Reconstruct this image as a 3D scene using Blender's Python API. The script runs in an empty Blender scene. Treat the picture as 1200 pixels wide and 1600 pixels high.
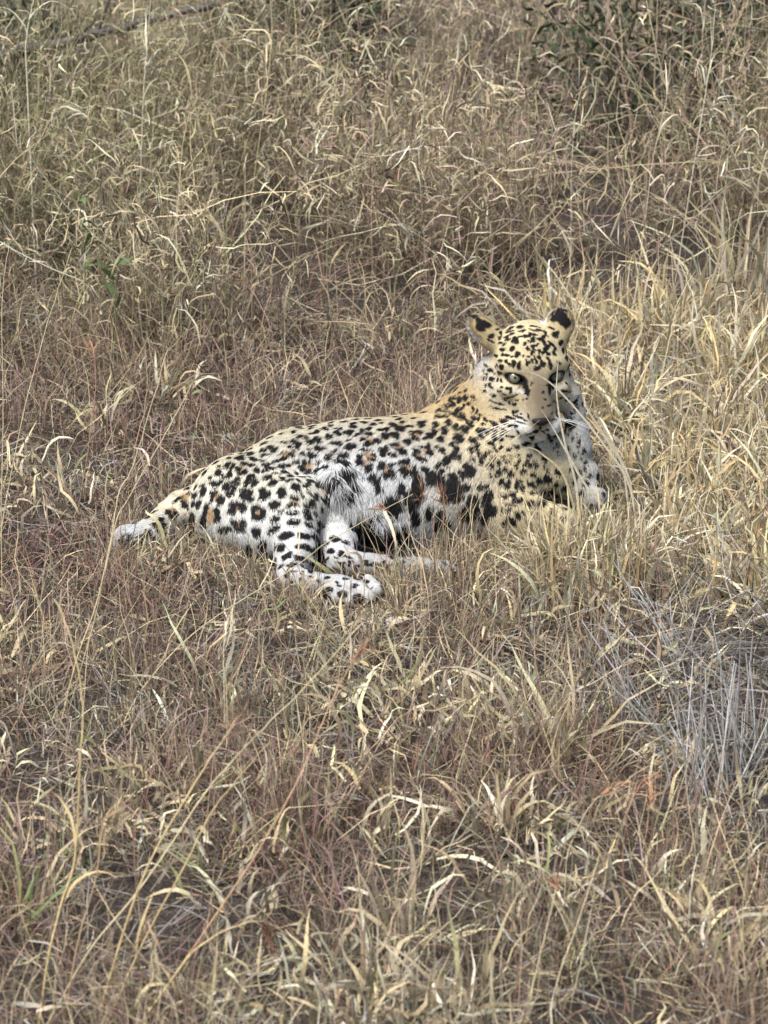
import bpy, bmesh, math, random
import numpy as np
from mathutils import Vector, Matrix
from mathutils.bvhtree import BVHTree

# ------------------------------------------------------------------ camera, sky, sun, exposure
scene = bpy.context.scene
CAM = Vector((0.0, -7.0, 2.6))
AIM = Vector((0.0, 0.0, 0.05))
cam_data = bpy.data.cameras.new('camera')
cam = bpy.data.objects.new('camera', cam_data)
scene.collection.objects.link(cam)
cam.location = CAM
FWD = (AIM - CAM).normalized()
cam.rotation_euler = FWD.to_track_quat('-Z', 'Y').to_euler()
SLANT = (AIM - CAM).length
PXM = 720.0                      # photograph pixels per metre at the animal
FPX = PXM * SLANT
cam_data.sensor_fit = 'VERTICAL'
cam_data.sensor_height = 24.0
cam_data.lens = 12.0 / (800.0 / FPX)
cam_data.clip_start = 0.1
cam_data.clip_end = 2000.0
scene.camera = cam
cam_data.dof.use_dof = True
cam_data.dof.focus_distance = 7.3
cam_data.dof.aperture_fstop = 5.6

world = bpy.data.worlds.new('World')
scene.world = world
world.use_nodes = True
wn = world.node_tree.nodes
wl = world.node_tree.links
sky = wn.new('ShaderNodeTexSky')
sky.sky_type = 'NISHITA'
sky.sun_disc = False
SUN_EL, SUN_AZ = math.radians(60), math.radians(226)      # azimuth clockwise from +y
sky.sun_elevation = SUN_EL
sky.sun_rotation = SUN_AZ
sky.dust_density = 3.0
sky.air_density = 1.0
sky.ozone_density = 1.0
bg = wn['Background']
wl.new(sky.outputs[0], bg.inputs[0])
bg.inputs[1].default_value = 0.055
sun_data = bpy.data.lights.new('sun', 'SUN')
sun = bpy.data.objects.new('sun', sun_data)
scene.collection.objects.link(sun)
sun_data.energy = 1.5
sun_data.angle = math.radians(26)
sun_data.color = (1.0, 0.98, 0.945)
sd = Vector((math.sin(SUN_AZ) * math.cos(SUN_EL), math.cos(SUN_AZ) * math.cos(SUN_EL), math.sin(SUN_EL)))
sun.rotation_euler = (-sd).to_track_quat('-Z', 'Y').to_euler()
sun.location = sd * 20
scene.view_settings.view_transform = 'Standard'
scene.view_settings.look = 'None'
scene.view_settings.exposure = 1.66
scene.view_settings.gamma = 1.0
scene.view_settings.use_curve_mapping = False
scene.cycles.max_bounces = 4
scene.cycles.diffuse_bounces = 1
scene.cycles.glossy_bounces = 2
scene.cycles.transmission_bounces = 1
scene.cycles.use_denoising = True
scene.cycles_curves.shape = 'RIBBONS'

RIGHT = Vector((1, 0, 0))
UP = RIGHT.cross(FWD)

# ------------------------------------------------------------------ measuring helpers (photo pixel -> place)
def ray(u, v):
    return FWD + RIGHT * ((u - 600.0) / FPX) + UP * ((800.0 - v) / FPX)

def at_y(u, v, y):               # the point seen at pixel u,v that stands y metres deep
    d = ray(u, v)
    return CAM + d * ((y - CAM.y) / d.y)

def hgt(x, y):                   # gentle lie of the land
    x = np.asarray(x, dtype=np.float64); y = np.asarray(y, dtype=np.float64)
    b = 0.012 * np.sin(3.1 * x + 1.3) * np.cos(2.6 * y) + 0.008 * np.sin(7.3 * x - 2.0 * y) + 0.006 * np.cos(9.1 * y + 4.0 * x)
    far = np.clip((np.hypot(x, y) - 1.2) / 2.0, 0, 1)
    return b * (0.35 + 0.65 * far)

def on_ground(u, v):
    d = ray(u, v)
    p = CAM + d * (-CAM.z / d.z)
    p.z = float(hgt(p.x, p.y))
    return p

def pt(u, y, z):                 # column u, depth y, height z
    p = Vector((0.0, y, z))
    t = (p - CAM).dot(FWD)
    p.x = (u - 600.0) / FPX * t
    return np.array(p)

rng = np.random.default_rng(7)
random.seed(7)

def fnoise(p, s, seed=0.0):      # smooth 0..1 noise from sines, vectorised on (n,2|3)
    x = p[:, 0] * s; y = p[:, 1] * s; z = p[:, 2] * s if p.shape[1] > 2 else 0.0
    n = (np.sin(x * 1.7 + 2.1 * np.sin(y * 1.3 + seed) + seed) + np.sin(y * 1.9 + 1.7 * np.sin(x * 1.1 + z * 0.9 + 2 * seed) - seed)
         + np.sin((x + y) * 2.9 + z * 2.3 + 1.3 * np.sin(x * 3.1 - y * 2.3) + seed * 3))
    return np.clip(n / 5.2 + 0.5, 0, 1)

# ------------------------------------------------------------------ object helpers
COL = scene.collection

def tag(o, label=None, cat=None, group=None, kind=None):
    if label: o['label'] = label
    if cat: o['category'] = cat
    if group: o['group'] = group
    if kind: o['kind'] = kind
    return o

def empty(name, loc):
    o = bpy.data.objects.new(name, None)
    o.empty_display_size = 0.05
    o.location = loc
    COL.objects.link(o)
    return o

def mesh_from(name, verts, faces, mat=None, colours=None, smooth=True, parent=None, attr='tint'):
    """faces: (n,k) array, all of one size. colours: (n_verts,3). Children keep world coordinates in their mesh minus the parent's place."""
    me = bpy.data.meshes.new(name)
    v = np.asarray(verts, dtype=np.float32)
    f = np.asarray(faces, dtype=np.int32)
    if parent is not None:
        base = parent
        off = np.zeros(3)
        while base is not None:
            off += np.array(base.location); base = base.parent
        v = (v - off).astype(np.float32)
    k = f.shape[1]
    me.vertices.add(len(v)); me.vertices.foreach_set('co', v.ravel())
    me.loops.add(f.size); me.loops.foreach_set('vertex_index', f.ravel())
    me.polygons.add(len(f))
    me.polygons.foreach_set('loop_start', np.arange(0, f.size, k, dtype=np.int32))
    me.polygons.foreach_set('use_smooth', np.full(len(f), smooth))
    me.update(calc_edges=True)
    if colours is not None:
        c = np.ones((len(v), 4), dtype=np.float32); c[:, :3] = colours
        a = me.attributes.new(attr, 'FLOAT_COLOR', 'POINT')
        a.data.foreach_set('color', c.ravel())
    if mat: me.materials.append(mat)
    o = bpy.data.objects.new(name, me)
    COL.objects.link(o)
    if parent is not None: o.parent = parent
    return o

# ------------------------------------------------------------------ materials
def nodes_of(name):
    m = bpy.data.materials.new(name); m.use_nodes = True
    nt = m.node_tree
    for n in list(nt.nodes): nt.nodes.remove(n)
    out = nt.nodes.new('ShaderNodeOutputMaterial')
    return m, nt, nt.nodes, nt.links, out

def grass_material(name, transl=0.14, rough=0.55, streak=260.0, spec=0.25):
    m, nt, N, L, out = nodes_of(name)
    at = N.new('ShaderNodeAttribute'); at.attribute_name = 'tint'
    tc = N.new('ShaderNodeTexCoord')
    nz = N.new('ShaderNodeTexNoise'); nz.inputs['Scale'].default_value = streak; nz.inputs['Detail'].default_value = 3
    L.new(tc.outputs['Object'], nz.inputs['Vector'])
    mr = N.new('ShaderNodeMapRange'); mr.inputs[1].default_value = 0.25; mr.inputs[2].default_value = 0.75; mr.inputs[3].default_value = 0.72; mr.inputs[4].default_value = 1.22
    L.new(nz.outputs['Fac'], mr.inputs[0])
    mx = N.new('ShaderNodeVectorMath'); mx.operation = 'SCALE'
    L.new(at.outputs['Color'], mx.inputs[0]); L.new(mr.outputs[0], mx.inputs['Scale'])
    pb = N.new('ShaderNodeBsdfPrincipled')
    pb.inputs['Roughness'].default_value = rough
    pb.inputs['Specular IOR Level'].default_value = spec
    L.new(mx.outputs[0], pb.inputs['Base Color'])
    tr = N.new('ShaderNodeBsdfTranslucent'); L.new(mx.outputs[0], tr.inputs['Color'])
    mix = N.new('ShaderNodeMixShader'); mix.inputs[0].default_value = transl
    L.new(pb.outputs[0], mix.inputs[1]); L.new(tr.outputs[0], mix.inputs[2])
    L.new(mix.outputs[0], out.inputs['Surface'])
    return m

M_GRASS = grass_material('dry_grass')
M_STEM = grass_material('dry_stem', transl=0.05, rough=0.45, streak=180.0, spec=0.35)

def soil_material():
    m, nt, N, L, out = nodes_of('soil')
    tc = N.new('ShaderNodeTexCoord')
    n1 = N.new('ShaderNodeTexNoise'); n1.inputs['Scale'].default_value = 2.2; n1.inputs['Detail'].default_value = 8
    n2 = N.new('ShaderNodeTexNoise'); n2.inputs['Scale'].default_value = 70; n2.inputs['Detail'].default_value = 6
    n3 = N.new('ShaderNodeTexVoronoi'); n3.inputs['Scale'].default_value = 120
    for n in (n1, n2, n3): L.new(tc.outputs['Object'], n.inputs['Vector'])
    r = N.new('ShaderNodeValToRGB')
    r.color_ramp.elements[0].position = 0.3; r.color_ramp.elements[0].color = (0.022, 0.017, 0.013, 1)
    r.color_ramp.elements[1].position = 0.72; r.color_ramp.elements[1].color = (0.10, 0.08, 0.062, 1)
    e = r.color_ramp.elements.new(0.52); e.color = (0.05, 0.038, 0.03, 1)
    ad = N.new('ShaderNodeMath'); ad.operation = 'ADD'
    mu = N.new('ShaderNodeMath'); mu.operation = 'MULTIPLY'; mu.inputs[1].default_value = 0.5
    mu2 = N.new('ShaderNodeMath'); mu2.operation = 'MULTIPLY'; mu2.inputs[1].default_value = 0.5
    L.new(n1.outputs['Fac'], mu.inputs[0]); L.new(n2.outputs['Fac'], mu2.inputs[0])
    L.new(mu.outputs[0], ad.inputs[0]); L.new(mu2.outputs[0], ad.inputs[1])
    L.new(ad.outputs[0], r.inputs[0])
    pb = N.new('ShaderNodeBsdfPrincipled'); pb.inputs['Roughness'].default_value = 0.95
    L.new(r.outputs[0], pb.inputs['Base Color'])
    bp = N.new('ShaderNodeBump'); bp.inputs['Strength'].default_value = 0.8; bp.inputs['Distance'].default_value = 0.01
    L.new(n3.outputs['Distance'], bp.inputs['Height']); L.new(bp.outputs[0], pb.inputs['Normal'])
    L.new(pb.outputs[0], out.inputs['Surface'])
    return m

# ------------------------------------------------------------------ ground: one sheet out to the horizon
def build_ground():
    near = np.arange(-6.0, 6.01, 0.06)
    out = np.array([7, 8.5, 11, 15, 22, 35, 60, 110, 220, 450.0])
    ax = np.concatenate([-out[::-1], near, out])
    X, Y = np.meshgrid(ax, ax, indexing='ij')
    Z = hgt(X, Y) * np.clip((12 - np.hypot(X, Y)) / 6, 0, 1)
    n = len(ax)
    V = np.stack([X, Y, Z], -1).reshape(-1, 3)
    I = np.arange(n * n).reshape(n, n)
    F = np.stack([I[:-1, :-1], I[1:, :-1], I[1:, 1:], I[:-1, 1:]], -1).reshape(-1, 4)
    o = mesh_from('ground', V, F, soil_material())
    tag(o, kind='structure')
build_ground()

# ------------------------------------------------------------------ the leopard: body as one continuous skin grown over a posed skeleton
GOLD = np.array([0.37, 0.26, 0.118]); TAN = np.array([0.45, 0.345, 0.175]); CREAM = np.array([0.55, 0.475, 0.30])
WHITE = np.array([0.62, 0.63, 0.625]); PALE = np.array([0.61, 0.565, 0.43]); DUSK = np.array([0.125, 0.10, 0.068])
BLACK = np.array([0.010, 0.009, 0.009]); ROSE = np.array([0.37, 0.225, 0.105])

PRIMS = []
def cone(a, b, ra, rb, col, hair, flow, k=0.03, cut=False):
    PRIMS.append(dict(t='cone', a=np.array(a), b=np.array(b), ra=ra, rb=rb, col=np.array(col), hair=hair, flow=flow, k=k, cut=cut))
def ell(c, r, R, col, hair, flow, k=0.03, cut=False):
    PRIMS.append(dict(t='ell', c=np.array(c), r=np.array(r), R=np.array(R), col=np.array(col), hair=hair, flow=flow, k=k, cut=cut))

# spine, from the rump to the shoulders
SP = [(322, .02, .048, .048), (378, .045, .070, .072), (470, .085, .092, .090), (560, .110, .108, .096), (650, .112, .120, .100), (728, .085, .140, .098)]
for i in range(len(SP) - 1):
    a, b = SP[i], SP[i + 1]
    cone(pt(*a[:3]), pt(*b[:3]), a[3], b[3], [TAN, TAN * .5 + GOLD * .5, TAN * .8 + GOLD * .2, TAN, GOLD * .6 + TAN * .4][i], .010, np.array((-.75, -.35, -.45)), .05)
# belly side, turned towards the camera
BL = [(455, -.03, .095, .095), (550, -.055, .096, .100), (640, -.065, .098, .102), (715, -.06, .105, .100), (782, -.03, .122, .092)]
for i in range(len(BL) - 1):
    a, b = BL[i], BL[i + 1]
    cone(pt(*a[:3]), pt(*b[:3]), a[3], b[3], [WHITE, WHITE, WHITE * .95, TAN * .5 + CREAM * .5][i], [.024, .022, .018, .010][i], np.array(((.15, -.3, -.9), (-.1, -.35, -.9), (-.1, -.4, -.85), (-.5, -.4, -.6))[i]), .05)
# flank between the two
FK = [(400, .012, .082, .080), (470, .030, .108, .098), (555, .035, .120, .102), (645, .030, .124, .104), (720, .020, .136, .100)]
for i in range(len(FK) - 1):
    a, b = FK[i], FK[i + 1]
    cone(pt(*a[:3]), pt(*b[:3]), a[3], b[3], [CREAM, WHITE * .35 + CREAM * .65, WHITE * .4 + CREAM * .6, CREAM * .5 + TAN * .5][i], .011, np.array((-.55, -.4, -.65)), .06)
# fold of loose skin and long white hair in front of the near thigh
cone(pt(530, -.115, .150), pt(600, -.150, .075), .034, .022, WHITE, .080, np.array((.60, -.30, -.60)), .034)
# near haunch, thigh, shank, hind foot
cone(pt(365, -.02, .085), pt(462, -.155, .118), .088, .062, PALE, .009, np.array((.15, -.3, -.9)), .04)
cone(pt(350, -.06, .06), pt(430, -.17, .07), .060, .062, WHITE, .010, np.array((.3, -.2, -.8)), .04)
cone(pt(462, -.165, .115), pt(463, -.26, .045), .056, .042, WHITE * .86, .007, np.array((0, -.4, -.9)), .025)
cone(pt(460, -.27, .045), pt(452, -.33, .030), .040, .028, WHITE * .80, .006, np.array((0, -.4, -.9)), .02)
cone(pt(452, -.345, .030), pt(530, -.385, .026), .025, .0205, WHITE * .70, .005, np.array((1, -.2, 0)), .018)
cone(pt(530, -.385, .028), pt(560, -.405, .028), .022, .021, WHITE * .66, .005, np.array((1, -.2, 0)), .015)
for (u, y, z, r) in ((528, -.428, .019, .0150), (551, -.447, .018, .0165), (575, -.440, .022, .0170), (589, -.410, .028, .0150)):
    cone(pt(u - 14, y + .035, z + .010), pt(u, y, z), r * .80, r, WHITE * .72, .004, np.array((.6, -.7, -.2)), .0035)
# far hind leg: shank coming out from under the belly, foot pointing right
cone(pt(522, -.08, .125), pt(528, -.175, .052), .048, .038, WHITE, .007, np.array((0, -.4, -.9)), .02)
cone(pt(528, -.185, .048), pt(532, -.245, .034), .036, .030, WHITE * .95, .006, np.array((.3, -.4, -.8)), .015)
cone(pt(532, -.255, .032), pt(650, -.285, .027), .027, .021, WHITE * .60, .005, np.array((1, -.1, 0)), .015)
cone(pt(650, -.285, .027), pt(680, -.295, .027), .024, .025, WHITE * .55, .005, np.array((1, -.2, 0)), .012)
for (u, y, z, r) in ((690, -.325, .021, .014), (703, -.312, .023, .0145), (708, -.288, .025, .014)):
    cone(pt(u - 12, y + .015, z + .006), pt(u, y, z), r * .85, r, WHITE * .55, .004, np.array((.8, -.4, -.2)), .006)
# tail
TL = [(318, .0, .070, .045), (285, -.005, .062, .034), (262, -.03, .046, .031), (240, -.095, .036, .032), (216, -.125, .031, .030), (198, -.118, .028, .028), (190, -.09, .016, .020)]
for i in range(len(TL) - 1):
    a, b = TL[i], TL[i + 1]
    cone(pt(*a[:3]), pt(*b[:3]), a[3], b[3], PALE if i < 3 else WHITE * .78, .009, np.array((-.8, -.2, -.4)), .02)
# near shoulder, upper arm, forearm lying in the grass
cone(pt(752, -.045, .150), pt(800, -.115, .085), .082, .058, CREAM * .6 + TAN * .4, .008, np.array((-.1, -.3, -.9)), .04)
cone(pt(800, -.125, .085), pt(868, -.14, .065), .056, .044, CREAM, .007, np.array((.5, -.3, -.7)), .03)
cone(pt(868, -.14, .065), pt(940, -.17, .040), .044, .032, CREAM * .8, .006, np.array((.9, -.2, -.3)), .03)
for (u, y, z) in ((962, -.205, .028), (972, -.185, .030), (974, -.160, .030)):
    cone(pt(u - 16, y + .01, z + .008), pt(u, y, z), .018, .019, CREAM, .005, np.array((.9, -.3, -.2)), .008)
# chest and the pale far foreleg beside the face
cone(pt(800, .02, .165), pt(862, .00, .140), .085, .058, CREAM, .009, np.array((-.2, -.4, -.8)), .04)
cone(pt(868, .025, .180), pt(906, .015, .130), .042, .042, WHITE * .74, .012, np.array((.1, -.3, -.9)), .02)
cone(pt(899, .03, .268), pt(895, .028, .308), .019, .018, WHITE * .72, .007, np.array((0, -.2, .9)), .010)
cone(pt(899, .03, .262), pt(902, .022, .190), .020, .032, WHITE * .76, .009, np.array((.1, -.2, -.9)), .015)
cone(pt(895, -.01, .115), pt(928, -.03, .092), .034, .029, WHITE * .62, .008, np.array((.5, -.3, -.6)), .018)
# neck
cone(pt(722, .085, .165), pt(788, .075, .265), .090, .080, GOLD, .008, np.array((-.8, -.2, -.5)), .05)
cone(pt(770, .01, .165), pt(808, .03, .250), .075, .062, TAN * .6 + CREAM * .4, .007, np.array((-.4, -.5, -.7)), .04)

cone(pt(710, .10, .212), pt(775, .075, .285), .060, .070, GOLD, .007, np.array((-.8, -.2, -.5)), .04)

# head, in its own frame: x to the photograph's right, f out of the face, z up
HO = np.array(at_y(828, 583, .045))
yaw, tilt = math.radians(8), math.radians(-9)
HF = np.array((math.sin(yaw) * math.cos(tilt), -math.cos(yaw) * math.cos(tilt), math.sin(tilt)))
HX = np.array((math.cos(yaw), math.sin(yaw), 0.0))
HZ = np.cross(HF, HX) * 1.0
if HZ[2] < 0: HZ = -HZ
HR = np.stack([HX, HF, HZ], 1)           # columns
def hp(x, f, z): return HO + HX * x + HF * f + HZ * z
NOSE = hp(0, .150, -.045)
def head_cone(a, b, ra, rb, col, hair, k=.02, cut=False): cone(hp(*a), hp(*b), ra, rb, col, hair, 'nose', k, cut)
def head_ell(c, r, col, hair, k=.02, cut=False, R=None): ell(hp(*c), r, HR if R is None else R, col, hair, 'nose', k, cut)
HEADCOL = CREAM * .75 + TAN * .25
head_ell((0, -.012, .030), (.081, .088, .082), HEADCOL, .006)
head_ell((-.050, .006, -.030), (.046, .058, .056), CREAM * .5 + WHITE * .42, .008)
head_ell((.050, .006, -.030), (.046, .058, .056), CREAM * .5 + WHITE * .42, .008)
head_cone((-.072, -.035, -.010), (-.062, -.03, -.060), .036, .034, WHITE * .8, .009, .03)
head_cone((0, .040, -.014), (0, .106, -.048), .054, .038, GOLD * .6 + CREAM * .4, .006, .02)
head_ell((-.0245, .114, -.066), (.027, .031, .024), WHITE, .005, .010)
head_ell((.0245, .114, -.066), (.027, .031, .024), WHITE, .005, .010)
head_ell((0, .100, -.094), (.027, .028, .019), WHITE, .006, .010)
head_cone((-.010, .060, .030), (-.007, .132, -.036), .024, .0165, DUSK * 1.5, .005, .014)
head_cone((.010, .060, .030), (.007, .132, -.036), .024, .0165, DUSK * 1.5, .005, .014)
head_cone((-.030, .060, .046), (-.062, .036, .038), .018, .016, HEADCOL, .005, .018)
head_cone((.030, .060, .046), (.062, .036, .038), .018, .016, HEADCOL, .005, .018)
head_ell((-.050, .058, -.006), (.026, .022, .018), CREAM, .004, .016)
head_ell((.050, .058, -.006), (.026, .022, .018), CREAM, .004, .016)
# eye sockets
EYES = [(-.044, .0680, .0225), (.044, .0680, .0225)]
for e in EYES: head_ell((e[0], e[1] + .008, e[2] - .001), (.0165, .020, .0085), BLACK, 0, .003, cut=True)
# ears, cupped, their dark backs half turned to the camera
EARS = []
def ear(c, nrm, up, w, h):
    c = np.array(c); nrm = np.array(nrm, float); nrm /= np.linalg.norm(nrm)
    up = np.array(up, float); up -= nrm * up.dot(nrm); up /= np.linalg.norm(up)
    sd_ = np.cross(up, nrm)
    R = np.stack([sd_, nrm, up], 1)
    EARS.append((c, R, w, h))
    ell(c, (w, .018, h), R, TAN * .72, .005, np.array(up), .010)
    ell(c - up * .028, (w * .9, .022, h * .6), R, TAN * .72, .006, np.array(up), .015)
    ell(c - nrm * .018 + up * .008, (w * .82, .017, h * .85), R, WHITE * .8, .014, np.array(up), .004, cut=True)
ear(at_y(757, 517, .05), (.30, -.82, .45), (-.72, .1, .68), .028, .042)
ear(at_y(873, 510, .05), (.10, -.86, .45), (.38, .1, .90), .032, .038)
HEAD_FROM = None

def prim_dist(p, P):
    if P['t'] == 'cone':
        a, b, ra, rb = P['a'], P['b'], P['ra'], P['rb']
        ab = b - a; l2 = max(ab.dot(ab), 1e-12)
        h = np.clip(((p - a) @ ab) / l2, 0, 1)
        q = p - a - h[:, None] * ab
        return np.sqrt((q * q).sum(1)) - (ra + (rb - ra) * h)
    q = (p - P['c']) @ P['R']
    k0 = np.linalg.norm(q / P['r'], axis=1); k1 = np.linalg.norm(q / P['r'] ** 2, axis=1)
    return np.where(k0 < 1e-6, -P['r'].min(), k0 * (k0 - 1) / np.maximum(k1, 1e-9))

def prim_box(P):
    if P['t'] == 'cone':
        lo = np.minimum(P['a'] - P['ra'], P['b'] - P['rb']); hi = np.maximum(P['a'] + P['ra'], P['b'] + P['rb'])
    else:
        m = P['r'].max(); lo, hi = P['c'] - m, P['c'] + m
    return lo, hi

# ---- sample the body on a grid
STEP = 0.0034
los = np.min([prim_box(P)[0] for P in PRIMS], 0) - .03; his = np.max([prim_box(P)[1] for P in PRIMS], 0) + .03
los[2] = max(los[2], -0.02)
GN = np.ceil((his - los) / STEP).astype(int) + 1
SDF = np.full(GN, 0.2, dtype=np.float32)
for P in sorted(PRIMS, key=lambda q: q['cut']):
    lo, hi = prim_box(P)
    i0 = np.clip(np.floor((lo - .045 - los) / STEP).astype(int), 0, GN); i1 = np.clip(np.ceil((hi + .045 - los) / STEP).astype(int) + 1, 0, GN)
    ax = [los[d] + STEP * np.arange(i0[d], i1[d]) for d in range(3)]
    X, Y, Z = np.meshgrid(*ax, indexing='ij')
    d2 = prim_dist(np.stack([X.ravel(), Y.ravel(), Z.ravel()], 1), P).reshape(X.shape).astype(np.float32)
    sl = tuple(slice(i0[d], i1[d]) for d in range(3))
    d1 = SDF[sl]; k = P['k']
    if P['cut']:
        d2 = -d2; h = np.clip(.5 - .5 * (d1 - d2) / k, 0, 1)
        SDF[sl] = d1 * (1 - h) + d2 * h + k * h * (1 - h)
    else:
        h = np.clip(.5 + .5 * (d1 - d2) / k, 0, 1)
        SDF[sl] = d1 * (1 - h) + d2 * h - k * h * (1 - h)
# flatten against the ground
zz = los[2] + STEP * np.arange(GN[2]); SDF = np.maximum(SDF, (0.004 - zz)[None, None, :].astype(np.float32))

def sdf_at(p):
    g = (p - los) / STEP; i = np.floor(g).astype(int)
    ok = ((i >= 0) & (i < GN - 1)).all(1)
    r = np.full(len(p), .2); j = np.clip(i, 0, GN - 2); f = np.clip(g - j, 0, 1); s = 0
    for dx in (0, 1):
        for dy in (0, 1):
            for dz in (0, 1):
                w = (f[:, 0] if dx else 1 - f[:, 0]) * (f[:, 1] if dy else 1 - f[:, 1]) * (f[:, 2] if dz else 1 - f[:, 2])
                s = s + w * SDF[j[:, 0] + dx, j[:, 1] + dy, j[:, 2] + dz]
    r[ok] = s[ok]
    return r

def surface_nets(D):
    ins = D < 0
    cs = [(a, b, c) for a in (0, 1) for b in (0, 1) for c in (0, 1)]
    def sh(A, c): return A[c[0]:A.shape[0] - 1 + c[0], c[1]:A.shape[1] - 1 + c[1], c[2]:A.shape[2] - 1 + c[2]]
    cnt = sum(sh(ins, c).astype(np.int8) for c in cs)
    act = np.argwhere((cnt > 0) & (cnt < 8))
    vals = np.stack([D[act[:, 0] + c[0], act[:, 1] + c[1], act[:, 2] + c[2]] for c in cs], 1)
    acc = np.zeros((len(act), 3)); num = np.zeros(len(act))
    for i in range(8):
        for j in range(i + 1, 8):
            if sum(abs(x - y) for x, y in zip(cs[i], cs[j])) != 1: continue
            m = (vals[:, i] < 0) != (vals[:, j] < 0)
            t = vals[m, i] / (vals[m, i] - vals[m, j])
            acc[m] += np.array(cs[i]) + t[:, None] * (np.array(cs[j]) - np.array(cs[i])); num[m] += 1
    V = act + acc / num[:, None]
    idx = np.full(D.shape, -1, dtype=np.int64); idx[act[:, 0], act[:, 1], act[:, 2]] = np.arange(len(act))
    Q = []
    for d in range(3):
        e = np.zeros(3, int); e[d] = 1; o1, o2 = (d + 1) % 3, (d + 2) % 3
        A = ins[tuple(slice(0, -1) if q == d else slice(1, None) for q in range(3))]
        B = ins[tuple(slice(1, None) if q == d else slice(1, None) for q in range(3))]
        ed = np.argwhere(A != B); off = np.ones(3, int); off[d] = 0
        g = ed + off
        u1 = np.zeros(3, int); u1[o1] = 1; u2 = np.zeros(3, int); u2[o2] = 1
        q = np.stack([idx[tuple((g - s).T)] for s in (u1 * 0, u1, u1 + u2, u2)], 1)
        flip = ~ins[tuple(g.T)]
        q[~flip] = q[~flip][:, ::-1]
        Q.append(q)
    Q = np.concatenate(Q); Q = Q[(Q >= 0).all(1)]
    return V, Q[:, ::-1]

BV, BQ = surface_nets(SDF)
BV = los + BV * STEP
# smooth a little
E = np.concatenate([BQ[:, [0, 1]], BQ[:, [1, 2]], BQ[:, [2, 3]], BQ[:, [3, 0]]])
for _ in range(3):
    s = np.zeros_like(BV); n = np.zeros(len(BV))
    np.add.at(s, E[:, 0], BV[E[:, 1]]); np.add.at(n, E[:, 0], 1); np.add.at(s, E[:, 1], BV[E[:, 0]]); np.add.at(n, E[:, 1], 1)
    BV = BV * .5 + .5 * s / n[:, None]

def grad(p, e=.005):
    g = np.stack([sdf_at(p + np.eye(3)[d] * e) - sdf_at(p - np.eye(3)[d] * e) for d in range(3)], 1)
    return g / np.maximum(np.linalg.norm(g, axis=1), 1e-9)[:, None]

def body_fields(p):
    """base colour, hair length and hair direction from the nearest muscles"""
    W = np.zeros(len(p)); C = np.zeros((len(p), 3)); H = np.zeros(len(p)); Fl = np.zeros((len(p), 3))
    dn = p - NOSE; dn /= np.linalg.norm(dn, axis=1)[:, None]
    for P in PRIMS:
        if P['cut']: continue
        d = prim_dist(p, P)
        w = np.exp(-np.clip(d + .01, 0, 1) / (.010 if P['k'] < .035 else .022))
        if isinstance(P['flow'], str): w = w * 4
        if P['hair'] > .05: w = w * 3
        W += w; C += w[:, None] * P['col']; H += w * P['hair']
        Fl += w[:, None] * (dn if isinstance(P['flow'], str) else P['flow'] / np.linalg.norm(P['flow']))
    W = np.maximum(W, 1e-9)
    return C / W[:, None], H / W, Fl

# ------------------------------------------------------------------ coat: every spot seen in the photograph, measured and set on the skin
SPOTS = []; ROSETTES = []
def spots(ox, oy, sc, txt, store):
    for it in txt.split(';'):
        it = it.strip()
        if not it: continue
        q = [float(w) for w in it.split(',')]
        a = q[4] if len(q) > 4 else 0.0
        ry = q[3] if len(q) > 3 else q[2]
        store.append((ox + q[0] / sc, oy + q[1] / sc, q[2] / sc, ry / sc, math.radians(a)))
# tail and rump
spots(180, 740, 8, '85,835,35,30;180,850,45,40;265,870,35,40;150,755,60,15;420,740,45,55,30;350,760,60,15,-35;500,640,40,40;590,580,40,25;600,645,40,35;555,700,40,25;465,800,35,25;640,790,45,100,-15;560,920,60,25;660,475,40,40;710,540,40,40;750,510,35,60;800,310,70,25,-35;870,360,50,50;950,235,40,25;1000,245,50,25,-30;880,410,60,20;980,355,40,40;1045,365,35,60,20;1090,140,40,25,-20;1100,215,35,70,30;960,520,45,70,15;780,710,30,80', SPOTS)
spots(180, 740, 8, '550,630,35;710,470,50;880,280,50', ROSETTES)
# haunch
spots(280, 680, 8, '330,920,35,90,20;290,1060,45,90,15;470,940,45,60;480,1020,55,45,-30;300,1110,45,35;395,520,35,20,-20;490,455,55,35,-25;500,380,35,18,-20;410,575,50,22,-15;460,600,60,35,-25;530,565,40,25,-20;590,630,60,50,-20;685,640,40,45;640,710,60,40,-15;440,700,60,30,-20;410,770,30,60,10;515,800,60,60;570,500,65,28,15;640,470,36,42,20;650,340,50,20;600,375,45,22,20;690,360,28,35;640,400,50,14;750,410,40,42,30;800,455,75,22,-20;850,430,26,30;680,560,50,26,-10;740,580,42,28;750,520,42,22;810,195,55,22,5;770,280,80,22,5;820,265,36,35;920,215,60,20;960,285,65,26,15;1050,295,40,22;830,340,55,22,5;930,355,60,22,-5;860,550,36,78,20;920,490,50,22;950,570,50,60,40;830,665,85,28;890,700,42,50;800,730,55,38;860,770,88,42,10;720,850,95,42;800,880,52,66;660,920,55,55,30;1060,690,78,42,20;1050,760,62,46;1120,720,42,38;980,890,88,42,10;1050,950,44,78;970,1010,78,44,10;930,970,26,50;690,1080,52,52;800,1070,52,48;760,1165,76,38;560,1160,100,46,-10;980,420,42,32;1080,430,50,20,-10;1110,345,78,20,-8;1150,390,78,17,10;1075,170,52,23;1110,225,78,20,-10;1170,130,55,28', SPOTS)
spots(280, 680, 8, '390,990,55,100;470,745,35,50;640,368,40,20;800,410,35;715,555,30,20;900,540,35,45;850,710,60,30;710,890,55,45;1080,730,35,25;995,960,45,40;740,1115,55,45;600,660,40,30', ROSETTES)
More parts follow.
